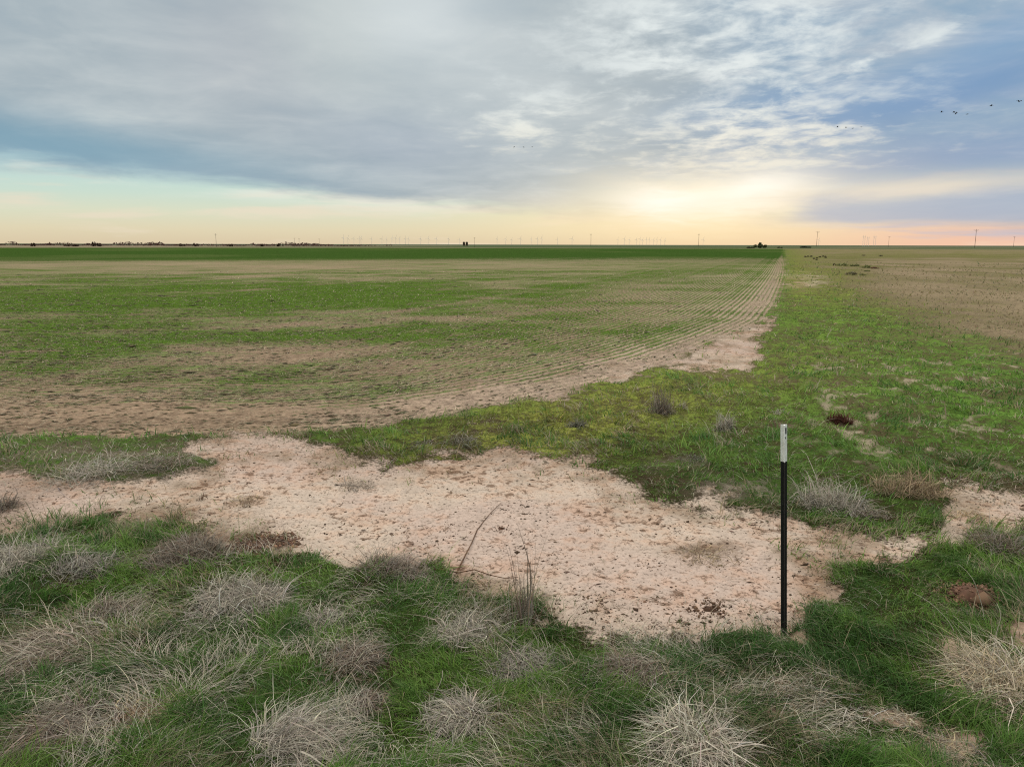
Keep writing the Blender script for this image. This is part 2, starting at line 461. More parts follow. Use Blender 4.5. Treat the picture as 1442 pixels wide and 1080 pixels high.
def mat_ground():
    m, out = new_mat('earth')
    g = E.nt.nodes.new('ShaderNodeNewGeometry'); p = E(g.outputs['Position'])
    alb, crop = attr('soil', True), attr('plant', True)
    amt, rowm, u, sand, fld = attr('green'), attr('rowmod'), attr('row'), attr('sandy'), attr('tilled')
    nA = noise(p, 0.9, 6, 0.62); nB = noise(p, 5.5, 6, 0.62); nC = noise(p, 28.0, 5, 0.6); nD = noise(p, 0.16, 5, 0.6)
    sand = sstep(sand + (nB - 0.5) * 0.9 + (nC - 0.5) * 1.9, 0.30, 0.80)
    alb = mixc(sand, alb, attr('sandcol', True))
    nBc, nCc, nAc = sstep(nB, 0.34, 0.66), sstep(nC, 0.34, 0.66), sstep(nA, 0.32, 0.68)
    # patchy soil colour, damp clods and dried crust
    nU = noise(vec(u * 1.6, nA * 1.2, nD * 2.0), 1.0, 5, 0.65)
    rgh = 1.0 - sand * 0.55
    var = 1.0 + ((nAc - 0.5) * 0.22 + (nBc - 0.5) * 0.50 + (nCc - 0.5) * 0.34 + (nD - 0.5) * 0.25 + (nU - 0.5) * fld * 0.9) * rgh
    soil = scalec(alb, var)
    pink = mixc(sstep(nA * 0.5 + nB * 0.5, 0.47, 0.60) * sand, soil, scalec(mixc(1.0, soil, (1.0, 0.90, 0.84), 'MULTIPLY'), 1.0))
    dirty = sstep(nA * 0.45 + nB * 0.35 + nD * 0.25, 0.50, 0.62) * sand
    pink = mixc(dirty * 0.34, pink, lin(176, 146, 124, 0.75))
    # dark crumbs of litter on the bare sand
    crumbs = sstep(noise(p, 11.0, 5, 0.66, 0.6) * 0.62 + nA * 0.36, 0.54, 0.60) * sand
    soil = mixc(crumbs * 0.7, pink, lin(112, 82, 60, 0.62))
    fl = sstep(noise(p, 24.0, 4, 0.7, 0.5) * 0.7 + nB * 0.3, 0.545, 0.59) * sand
    soil = mixc(fl * 0.55, soil, lin(104, 80, 62, 0.62))
    fine = sstep(noise(p, 46.0, 3, 0.6), 0.60, 0.68) * sand
    soil = mixc(fine * 0.45, soil, lin(140, 112, 90, 0.6))
    pale = sstep(noise(p, 19.0, 3, 0.6, 0.8), 0.63, 0.70) * sand
    soil = mixc(pale * 0.35, soil, lin(232, 220, 206, 0.75))
    # straw stubble between the crop rows
    straw = sstep(noise(p, 9.0, 6, 0.7), 0.54, 0.66) * fld
    soil = mixc(straw * 0.6, soil, lin(196, 178, 148, 0.78))
    clod = sstep(noise(p, 6.5, 6, 0.7, 0.4), 0.57, 0.68) * fld
    soil = mixc(clod * 0.6, soil, lin(88, 72, 58, 0.6))
    # plants: along drill rows in the field, in patches elsewhere
    rows = ((u * (2 * math.pi / ROW)) + (nB - 0.5) * 1.6).sin()
    gg = amt + (nB - 0.5) * 1.1 + (nA - 0.5) * 0.8 + (nC - 0.5) * 0.7 + rows * rowm + (nU - 0.5) * fld * 1.5
    ga = sstep(gg - sand * 1.3, 0.36, 0.74)
    plant = scalec(crop, 0.95 + (nCc - 0.5) * 0.6 + (nBc - 0.5) * 0.5 + (nAc - 0.5) * 0.35)
    col = mixc(ga, soil, plant)
    hgt = nB * 0.55 + nC * 0.5 + ga * 0.25 + crumbs * 0.3
    b = principled(col, 1.0, 0.0, bump=hgt * (1.0 - sand * 0.6), bdist=0.05, bstr=0.9)
    E.nt.links.new(b.outputs[0], out.inputs[0])
    return m


def mat_blade(name, trans=0.35, rough=0.6, spec=0.2):
    m, out = new_mat(name)
    c = attr('tint', True)
    b = principled(c, rough, spec)
    t = E.nt.nodes.new('ShaderNodeBsdfTranslucent'); E.nt.links.new(c.s, t.inputs[0])
    mx = E.nt.nodes.new('ShaderNodeMixShader'); mx.inputs[0].default_value = trans
    E.nt.links.new(b.outputs[0], mx.inputs[1]); E.nt.links.new(t.outputs[0], mx.inputs[2])
    E.nt.links.new(mx.outputs[0], out.inputs[0])
    return m


def mat_noisy(name, ca, cb, scale=8, rough=0.8, spec=0.2, metal=0.0, bdist=0.01, lo=0.4, hi=0.6):
    m, out = new_mat(name)
    tcn = E.nt.nodes.new('ShaderNodeTexCoord'); p = E(tcn.outputs['Object'])
    n = noise(p, scale, 6, 0.62)
    b = principled(mixc(sstep(n, lo, hi), ca, cb), rough, spec, metal, bump=n, bdist=bdist, bstr=0.6)
    E.nt.links.new(b.outputs[0], out.inputs[0])
    return m


M_EARTH = mat_ground()
M_GRASS = mat_blade('grass_blade', 0.30)
M_DRY = mat_blade('dead_stem', 0.15, 0.75, 0.15)
M_LEAF = mat_blade('shrub_leaf', 0.2)

# ------------------------------------------------------------------ the land: one sheet in polar steps, out past the horizon
def build_land():
    th = np.concatenate([np.arange(-180, -46, 2.0), np.arange(-46, 46, 0.105), np.arange(46, 180, 2.0)])
    th = R(1) * th
    nr = 820
    r = np.concatenate([[0.4, 0.8, 1.2, 1.6], np.geomspace(2.0, 30000, nr)])
    nt = len(th)
    T, Rr = np.meshgrid(th, r)
    x, y = (np.sin(T) * Rr).ravel(), (np.cos(T) * Rr).ravel()
    z = zones(x, y)
    h = height(x, y, z)
    px, py, dist = z['px'], z['py'], z['dist']
    sand, field, past, olive = z['sand'], z['field'], z['past'], z['olive']
    mix = lambda a, b, t: a * (1 - t[:, None]) + np.array(b) * t[:, None]
    n = len(x)
    K = 0.72
    # what lies under the plants
    soil = np.tile(np.array(lin(78, 66, 48, K)), (n, 1))  # dark near soil, its colour also carrying the shade between the blades
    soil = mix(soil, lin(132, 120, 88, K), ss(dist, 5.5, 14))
    soil = mix(soil, lin(150, 138, 118, K), np.clip(z['bank'] * .8, 0, 1))
    soil = mix(soil, lin(206, 190, 162, .78), z['spots'])
    soil = mix(soil, lin(196, 168, 144, .76), z['bald'])
    soil = mix(soil, lin(160, 142, 114, K), past)
    fs = mix(np.tile(np.array(lin(166, 142, 118, K)), (n, 1)), lin(168, 150, 120, K), ss(dist, 20, 60))
    fs = mix(fs, lin(196, 172, 150, K), ss(2.4 - z['u'] + (fbm(x * 1.5, y * 1.5, 171, 3) - .5) * 3, 0, 1.6) * ss(px, 300, 800) * (1 - ss(dist, 40, 60)))
    fs = mix(fs, lin(184, 164, 138, K), ss(px, 850, 1050) * ss(dist, 14, 25) * (1 - ss(dist, 60, 120)) * 0.7)
    soil = soil * (1 - field[:, None]) + fs * field[:, None]
    sc = np.tile(np.array(lin(216, 193, 176, .755)), (n, 1))
    sc = mix(sc, lin(221, 201, 181, .755), ss(fbm(x * 0.7, y * 0.7, 61, 3), 0.4, 0.65))
    ring = z['fringe'] * (.25 + .75 * ss(fbm(x * 2.2, y * 2.2, 211, 4, .6), .40, .62))
    sc = mix(sc, lin(160, 138, 114, .72), ring * .75)
    # burrow spoil and trampled patches keep their own brown
    for (cx, cy, wx, wy, c, k) in ((378, 764, 34, 11, (88, 62, 46), .95), (330, 752, 22, 6, (110, 82, 62), .7), (1000, 776, 50, 9, (140, 114, 92), .8), (1150, 825, 36, 30, (150, 124, 98), .6),
                                   (230, 728, 50, 7, (140, 112, 90), .5), (1128, 400, 22, 12, (176, 150, 118), .8), (1118, 392, 30, 4, (190, 178, 138), .7), (1120, 972, 22, 9, (178, 150, 124), .9),
                                   (1060, 690, 60, 12, (196, 180, 160), .8), (950, 660, 50, 9, (170, 156, 136), .6), (20, 690, 60, 30, (160, 138, 120), .5)):
        w = gb(px + z['w1'] * 60, py + z['w2'] * 30, cx, cy, wx, wy)
        soil = mix(soil, lin(*c, K), np.clip(w * 1.3, 0, 1) * k); sc = mix(sc, lin(*c, K), np.clip(w * 1.3, 0, 1) * k)
    # plant colour
    pl_ = np.tile(np.array(lin(66, 84, 40, K)), (n, 1))  # near tone darkened, shade in the gaps between blades put into the colour
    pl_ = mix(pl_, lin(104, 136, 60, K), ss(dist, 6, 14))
    pl_ = mix(pl_, lin(140, 144, 70, K), olive)
    pl_ = mix(pl_, lin(126, 122, 78, K), past)
    fp = np.tile(np.array(lin(128, 137, 88, K)), (n, 1))
    fp = mix(fp, lin(92, 118, 46, K), ss(z['green'], 0.42, 0.8))
    fp = mix(fp, lin(70, 97, 42, K), ss(dist, 90, 140))
    fp = mix(fp, lin(98, 112, 62, K), ss(dist, 80, 130) * ss(fbm(x / 40, y / 60, 191, 4, .6), .42, .66) * .6)
    pl_ = pl_ * (1 - field[:, None]) + fp * field[:, None]
    green = np.where(field > 0.5, z['green'], 0.25 + 0.45 * z['lush'] - .9 * z['bald'])
    green = green - 0.16 * past + past * 0.9 * (fbm(x / 5, y / 9, 181, 4, .6) - .5) + 0.25 * past * (gb(px, py, 1300, 361, 300, 4) + gb(px, py, 1180, 380, 60, 16) * 0.7)
    # far plain: stubble and pasture blocks, dusky tree-green at the horizon
    far = ss(dist, 480, 620)
    nb = fbm(x / 260, y / 900, 71, 3)
    fc = mix(np.tile(np.array(lin(150, 136, 112, K)), (n, 1)), lin(96, 108, 74, K), ss(nb + (px - 500) / 900 * 0.25, 0.40, 0.62))
    fc = mix(fc, lin(98, 110, 86, K), ss(dist, 1100, 1800))
    soil = soil * (1 - far[:, None]) + fc * far[:, None]
    green = green * (1 - far) - 0.8 * far
    rowmod = field * 0.36 * (1 - 0.9 * ss(dist, 90, 200)) * (0.38 + 0.62 * ss(px, 500, 950))
    V = np.stack([x, y, h], -1)
    idx = np.arange(len(r) * nt).reshape(len(r), nt)
    a, b = idx[:-1], idx[1:]
    q = np.stack([a, np.roll(a, -1, 1), np.roll(b, -1, 1), b], -1).reshape(-1, 4)[:, ::-1]
    fsand = sand[q].mean(1) > 0.5
    ffield = (field[q].mean(1) > 0.5) & ~fsand
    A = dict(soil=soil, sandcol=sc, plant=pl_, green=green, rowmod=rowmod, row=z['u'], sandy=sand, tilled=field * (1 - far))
    cap = len(V)
    for name, sel in (('bare_sand', fsand), ('crop_field', ffield), ('ground', ~fsand & ~ffield)):
        qq = q[sel]
        used = np.unique(qq); mp = np.full(len(V), -1); mp[used] = np.arange(len(used))
        Vs = V[used]; At = {k: v[used] for k, v in A.items()}
        fl = [mp[qq]]
        if name == 'ground':
            c0 = len(Vs); Vs = np.vstack([Vs, [[0, 0, 0.0]]])
            At = {k: np.concatenate([v, v[:1]]) for k, v in At.items()}
            ring = mp[idx[0]]
            fl.append(np.stack([ring, np.full(nt, c0), np.roll(ring, -1)], -1))
        o = mesh_np(name, Vs, fl, [M_EARTH], True, At)
        o['kind'] = 'structure'


build_land()

# ------------------------------------------------------------------ blades and stems
def ribbons(P, U, L, wid, tint, lift, reach, droop, levels=(0, .35, .7, 1.0), side=None, wob=0.0, taper=1.5):
    """P base (n,3), U horizontal unit heading (n,2), L length (n), rises by lift, runs out by reach, sags by droop -> verts, faces, colours"""
    n = len(P)
    if side is None:
        ph = rng.uniform(0, math.pi, n)
        side = np.stack([np.cos(ph), np.sin(ph), np.zeros(n)], -1)
    k = len(levels)
    V = np.zeros((n, k, 2, 3), np.float32)
    w1 = rng.normal(0, 1, (n, 3)) * wob
    w2 = rng.normal(0, 1, (n, 3)) * np.array([1, 1, .5]) * wob * 5; tk = rng.uniform(.3, .75, n)
    for i, t in enumerate(levels):
        out = (reach * t * (0.45 + 0.55 * t))[:, None] * L[:, None]
        up = (lift * t - droop * t * t) * L
        p = P + np.concatenate([U * out, up[:, None]], -1) + w1 * (math.sin(t * 4.2) * L)[:, None] + w2 * (np.maximum(t - tk, 0) * L)[:, None] if wob else P + np.concatenate([U * out, up[:, None]], -1)
        w = (wid * (1 - 0.92 * t ** taper) * 0.5)[:, None]
        V[:, i, 0] = p - side * w; V[:, i, 1] = p + side * w
    base = (np.arange(n) * k * 2)[:, None]
    F = []
    for i in range(k - 1):
        F.append(base + np.array([[2 * i, 2 * i + 1, 2 * i + 3, 2 * i + 2]]))
    F = np.concatenate(F, 0)
    T = np.repeat(tint[:, None, :], k * 2, 1).reshape(-1, 3)
    return V.reshape(-1, 3), F, T


def sample_ground(n, x0, x1, y0, y1):
    px, py = rng.uniform(x0, x1, n), rng.uniform(y0, y1, n)
    p = at(px, py)
    return p[:, 0].copy(), p[:, 1].copy()


def jitter_tint(base, n, v=0.25, h=0.10):
    b = np.tile(np.asarray(base, float), (n, 1)) if np.ndim(base) == 1 else np.array(base, float)
    b = b * rng.lognormal(0, v, (n, 1)) * rng.lognormal(0, h, (n, 3))
    return np.clip(b, 0.004, 0.7)


def mixa(a, b, t): return np.asarray(a) * (1 - t[:, None]) + np.asarray(b) * t[:, None]


DEAD = []                                             # footprints of the dead clumps: little green grows through them


def sow_grass(name, n, box, label, hmin, hmax, wmin, keep, dmax=70):
    x, y = sample_ground(n, *box)
    z = zones(x, y)
    k = keep(x, y, z)
    k = np.maximum(k, .16 * z['fringe'] * ss(fbm(x * 4.5, y * 4.5, 221, 3, .6), .50, .66) * (1 - z['field']))
    for dx_, dy_, dr_ in DEAD:
        k = k * (1 - .88 * np.exp(-(((x - dx_) ** 2 + (y - dy_) ** 2) / (dr_ * .72) ** 2) ** 2))
    ok = (rng.uniform(0, 1, n) < k) & (z['dist'] < dmax)
    x, y = x[ok], y[ok]; z = {kk: v[ok] for kk, v in z.items()}
    m = len(x); d = z['dist']
    clump = fbm(x * 2.3, y * 2.3, 91, 3); hue = fbm(x * 1.3 + 5, y * 1.3, 97, 4)
    clump = clump * .5 + fbm(x * 5.1, y * 5.1, 92, 2) * .5
    hgt = (hmin + (hmax - hmin) * ss(clump, 0.38, 0.64)) * rng.uniform(0.5, 1.25, m) * np.where(rng.uniform(0, 1, m) < .09, rng.uniform(1.4, 2.3, m), 1.0)
    hgt = hgt * (1 + ss(d, 25, 90) * .8)
    w = np.maximum(wmin, d * 0.0011) * rng.uniform(0.7, 1.3, m)
    hue = hue * .6 + fbm(x * 4.2, y * 4.2, 99, 3) * .4
    c = mixa(np.tile(np.array(lin(86, 122, 54, .85)), (m, 1)), lin(114, 146, 66, .86), ss(hue, 0.40, 0.60))
    c = mixa(c, lin(156, 154, 76, .8), np.clip(z['olive'] * ss(fbm(x * 1.7, y * 1.7, 101, 4), 0.36, 0.6), 0, 1) * 0.85)
    c = mixa(c, lin(70, 102, 54, .8), ss(fbm(x * 0.9, y * 0.9, 103, 3) * .6 + fbm(x * 5, y * 5, 104, 2) * .4, 0.52, 0.64) * 0.7)
    edge = ss(z['sand'], .01, .08)
    dryp = np.clip(z['bank'] * .5 + edge * .35 + ss(fbm(x * 1.9, y * 1.9, 107, 4), 0.50, 0.70) * 0.45 + 0.07, 0, 1)
    isdry = rng.uniform(0, 1, m) < dryp
    c[isdry] = np.array(lin(172, 160, 130, .75))
    pz = rng.uniform(0, 1, m) < z['past']
    c[pz] = mixa(np.tile(np.array(lin(124, 122, 78, .75)), (pz.sum(), 1)), lin(160, 146, 118, .75), rng.uniform(0, 1, pz.sum()))
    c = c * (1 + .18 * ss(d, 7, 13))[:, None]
    c = jitter_tint(c, m, 0.22, 0.07)
    a = fbm(x * 1.1, y * 1.1, 109, 2) * 9 + rng.normal(0, 1.1, m)
    U = np.stack([np.cos(a), np.sin(a)], -1)
    P = np.stack([x, y, height(x, y, z) - 0.006], -1)
    lean = rng.uniform(0.25, 1.5, m)
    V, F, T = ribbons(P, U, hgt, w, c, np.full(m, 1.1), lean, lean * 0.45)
    o = mesh_np(name, V, [F], [M_GRASS], False, {'tint': T})
    return tag(o, label, 'grass', None, 'stuff')


def k_fore(x, y, z):
    return np.clip((1 - np.clip(z['sand'] * 1.1 + (fbm(x * 6, y * 6, 119, 2) - .5) * 1.1 * ss(z['sand'], .01, .1) * (1 - ss(z['sand'], .55, .85)), 0, 1)) * (1 - .9 * z['bald']) * (1 - z['field']) * (0.65 + 0.35 * ss(fbm(x * 1.6, y * 1.6, 113, 4), 0.33, 0.55)), 0, 1)


def k_verge(x, y, z):
    return np.clip((1 - np.clip(z['sand'] * 1.1 + (fbm(x * 5, y * 5, 119, 2) - .5) * 1.2 * ss(z['sand'], .01, .1) * (1 - ss(z['sand'], .55, .85)), 0, 1)) * (1 - z['field']) * (1 - 0.25 * z['past']) * (0.12 + 0.88 * z['lush']) * (0.4 + 0.6 * ss(fbm(x * 1.2, y * 1.2, 117, 3), 0.35, 0.6)), 0, 1)


def sow_crop():
    n = 240000
    x, y = sample_ground(n, -100, 1130, 368, 640)
    z = zones(x, y)
    e = 0.05
    u = z['u']
    gx, gy = (row_dist(x + e, y) - u) / e, (row_dist(x, y + e) - u) / e
    tgt = (np.floor(u / ROW) + 0.25) * ROW + rng.normal(0, 0.022, n)
    x, y = x + gx * (tgt - u), y + gy * (tgt - u)
    z = zones(x, y)
    k = z['field'] * (1 - z['sand']) * np.clip(z['green'] * 1.25 - 0.05, 0.03, 1)
    ok = (rng.uniform(0, 1, n) < k) & (z['dist'] < 75)
    x, y = x[ok], y[ok]; z = {kk: v[ok] for kk, v in z.items()}
    m = len(x); d = z['dist']
    hgt = rng.uniform(0.015, 0.05, m) * (0.6 + 0.7 * z['green'])
    w = np.maximum(0.005, d * 0.0008) * rng.uniform(0.7, 1.3, m)
    c = mixa(np.tile(np.array(lin(132, 142, 92, .78)), (m, 1)), lin(106, 138, 54, .78), ss(z['green'], 0.35, 0.75))
    dry = rng.uniform(0, 1, m) < 0.30
    c[dry] = np.array(lin(186, 170, 140, .75))
    c = jitter_tint(c, m, 0.2, 0.06)
    a = rng.uniform(0, 6.283, m); U = np.stack([np.cos(a), np.sin(a)], -1)
    P = np.stack([x, y, height(x, y, z) - 0.005], -1)
    lean = rng.uniform(0.5, 2.6, m)
    V, F, T = ribbons(P, U, hgt, w, c, np.full(m, 1.1), lean, lean * 0.5, levels=(0, .5, 1.0))
    tag(mesh_np('crop_seedlings', V, [F], [M_GRASS], False, {'tint': T}), 'thin green wheat seedlings in drilled rows across the field', 'crop', None, 'stuff')


sow_crop()


def sow_thatch():
    """grey dead stems lying through the grass"""
    n = 75000
    x, y = sample_ground(n, -160, 1600, 600, 1180)
    z = zones(x, y)
    k = (1 - z['sand'] * 0.97) * (1 - z['field']) * ss(fbm(x * 1.9, y * 1.9, 131, 4, .6) + z['bank'] * .2, 0.46, 0.62) * (0.25 + 0.75 * np.maximum(z['fore'], z['bank'])) + .5 * z['fringe'] * ss(fbm(x * 3.1, y * 3.1, 231, 3), .42, .62) + z['field'] * 0.05
    ok = rng.uniform(0, 1, n) < k * 0.9
    x, y = x[ok], y[ok]; z = {kk: v[ok] for kk, v in z.items()}
    m = len(x)
    a = fbm(x * 0.8, y * 0.8, 137, 2) * 14 + rng.normal(0, 0.7, m)
    U = np.stack([np.cos(a), np.sin(a)], -1)
    L = rng.uniform(0.06, 0.28, m) * np.where(z['fore'] > .5, 1, 0.6)
    c = jitter_tint(mixa(np.tile(np.array(lin(176, 168, 154, .76)), (m, 1)), lin(206, 194, 170, .76), rng.uniform(0, 1, m)), m, 0.25, 0.04)
    P = np.stack([x, y, height(x, y, z)], -1)
    lift = rng.uniform(0.25, 0.9, m)
    V, F, T = ribbons(P, U, L, np.maximum(0.0032, z['dist'] * 0.0006) * rng.uniform(.7, 1.3, m), c, lift, np.ones(m), lift * rng.uniform(0.5, 0.95, m), levels=(0, .25, .5, .75, 1), wob=0.03)
    tag(mesh_np('dead_grass_litter', V, [F], [M_DRY], False, {'tint': T}), 'grey dead grass stems lying through the green grass', 'dead grass', None, 'stuff')


sow_thatch()


CLOD = (np.array([(1, 0, 0), (0, 1, 0), (-1, 0, 0), (0, -1, 0), (0, 0, 0.8), (0, 0, -0.5)], float), np.array([(0, 1, 4), (1, 2, 4), (2, 3, 4), (3, 0, 4), (1, 0, 5), (2, 1, 5), (3, 2, 5), (0, 3, 5)]))


def sow_stubble():
    """clods and pale stubble lying on the tilled soil"""
    n = 90000
    x, y = sample_ground(n, -120, 1110, 372, 640)
    z = zones(x, y)
    nu = vnoise(z['u'] / 0.45, z['u'] * 0 + fbm(x * .3, y * .3, 9, 2) * 3, 8)
    k = z['field'] * (1 - z['sand']) * (0.25 + 0.75 * ss(fbm(x * 1.3, y * 1.3, 161, 4, .6) * .6 + nu * .4, 0.42, 0.62))
    ok = (rng.uniform(0, 1, n) < k) & (z['dist'] < 70)
    x, y = x[ok], y[ok]; z = {kk: v[ok] for kk, v in z.items()}
    m = len(x); h = height(x, y, z)
    pale = rng.uniform(0, 1, m) < 0.62 - 0.3 * ss(z['green'], .4, .8)
    e = .05; gx, gy = (row_dist(x + e, y) - z['u']) / e, (row_dist(x, y + e) - z['u']) / e; ra = np.arctan2(-gx, gy)
    i = ~pale; mi = int(i.sum())
    s = rng.lognormal(-4.25, .5, mi) * (0.75 + z['dist'][i] * .02)
    base, fc = CLOD
    B = base[None] * rng.uniform(.6, 1.3, (mi, 6, 3)) * s[:, None, None] * np.array([2.6, .8, .55]); ca, sa = np.cos(ra[i])[:, None], np.sin(ra[i])[:, None]
    V = np.stack([x[i][:, None] + B[:, :, 0] * ca - B[:, :, 1] * sa, y[i][:, None] + B[:, :, 0] * sa + B[:, :, 1] * ca, h[i][:, None] + B[:, :, 2]], -1).reshape(-1, 3)
    F = ((np.arange(mi) * 6)[:, None, None] + fc[None]).reshape(-1, 3)
    T = np.repeat(jitter_tint(mixa(np.tile(np.array(lin(122, 104, 82, .7)), (mi, 1)), lin(104, 108, 70, .7), rng.uniform(0, 1, mi)), mi, .25, .05)[:, None], 6, 1).reshape(-1, 3)
    mp = int(pale.sum()); a = ra[pale] + rng.normal(0, .6, mp)
    V2, F2, T2 = ribbons(np.stack([x[pale], y[pale], h[pale] + .006], -1), np.stack([np.cos(a), np.sin(a)], -1), rng.uniform(.05, .16, mp) * (.7 + z['dist'][pale] * .02), np.maximum(.006, z['dist'][pale] * .0009),
                         jitter_tint(lin(190, 174, 146, .75), mp, .2, .04), rng.uniform(.1, .5, mp), np.ones(mp), rng.uniform(.1, .4, mp), levels=(0, .5, 1))
    tag(mesh_np('stubble', np.vstack([V, V2]), [F, F2 + len(V)], [M_DRY], False, {'tint': np.vstack([T, T2])}), 'dark clods and pale stubble lying on the tilled field soil', 'stubble', None, 'stuff')


sow_stubble()


def sow_debris():
    """crumbs of dung, bark and clods, and broken straws scattered on the sand"""
    n = 60000
    x, y = sample_ground(n, -120, 1560, 600, 905)
    z = zones(x, y)
    k = z['sand'] * (0.10 + 0.30 * z['fringe'] + 0.55 * ss(fbm(x * 3.1, y * 3.1, 141, 4), 0.50, 0.72))
    ok = rng.uniform(0, 1, n) < k
    x, y = x[ok], y[ok]; z = {kk: v[ok] for kk, v in z.items()}
    m = len(x)
    s = rng.lognormal(-5.2, 0.5, m)
    base = np.array([(1, 0, 0), (0, 1, 0), (-1, 0, 0), (0, -1, 0), (0, 0, 0.8), (0, 0, -0.5)], float)
    fc = np.array([(0, 1, 4), (1, 2, 4), (2, 3, 4), (3, 0, 4), (1, 0, 5), (2, 1, 5), (3, 2, 5), (0, 3, 5)])
    a = rng.uniform(0, 6.283, m); ca, sa = np.cos(a), np.sin(a)
    st = rng.uniform(0.7, 2.2, m)
    B = base[None] * rng.uniform(0.6, 1.3, (m, 6, 3))
    bx = B[:, :, 0] * st[:, None]; by = B[:, :, 1] / np.sqrt(st)[:, None]
    V = np.stack([x[:, None] + (bx * ca[:, None] - by * sa[:, None]) * s[:, None], y[:, None] + (bx * sa[:, None] + by * ca[:, None]) * s[:, None],
                  height(x, y, z)[:, None] + B[:, :, 2] * s[:, None] * 0.55], -1).reshape(-1, 3)
    F = ((np.arange(m) * 6)[:, None, None] + fc[None]).reshape(-1, 3)
    c = mixa(np.tile(np.array(lin(92, 70, 52, .6)), (m, 1)), lin(160, 132, 108, .65), (rng.uniform(0, 1, m) ** 2))
    T = np.repeat(jitter_tint(c, m, .25, .05)[:, None], 6, 1).reshape(-1, 3)
    # straws
    n2 = 2600
    x, y = sample_ground(n2, -120, 1560, 605, 900); z = zones(x, y); ok = z['sand'] > 0.6
    x, y = x[ok], y[ok]; z = {kk: v[ok] for kk, v in z.items()}; m = len(x)
    a = rng.uniform(0, 6.283, m)
    c = jitter_tint(mixa(np.tile(np.array(lin(110, 88, 66, .65)), (m, 1)), lin(190, 170, 142, .68), rng.uniform(0, 1, m)), m, .2, .04)
    V2, F2, T2 = ribbons(np.stack([x, y, height(x, y, z) + 0.004], -1), np.stack([np.cos(a), np.sin(a)], -1), rng.lognormal(-2.6, 0.5, m), np.full(m, 0.0045), c,
                         np.full(m, 0.12), np.ones(m), np.full(m, 0.12), wob=0.03)
    tag(mesh_np('litter', np.vstack([V, V2]), [F, F2 + len(V)], [M_DRY], False, {'tint': np.vstack([T, T2])}), 'dark crumbs and broken straws scattered over the bare sand', 'litter', None, 'stuff')


sow_debris()

# ------------------------------------------------------------------ dead grass clumps and brush: each one a thing of its own
GREY, PALE, TAN, BROWN, RUST, GREEN = lin(164, 156, 142, .75), lin(206, 196, 176, .78), lin(200, 178, 142, .75), lin(132, 110, 90, .7), lin(110, 70, 56, .65), lin(96, 104, 70, .68)


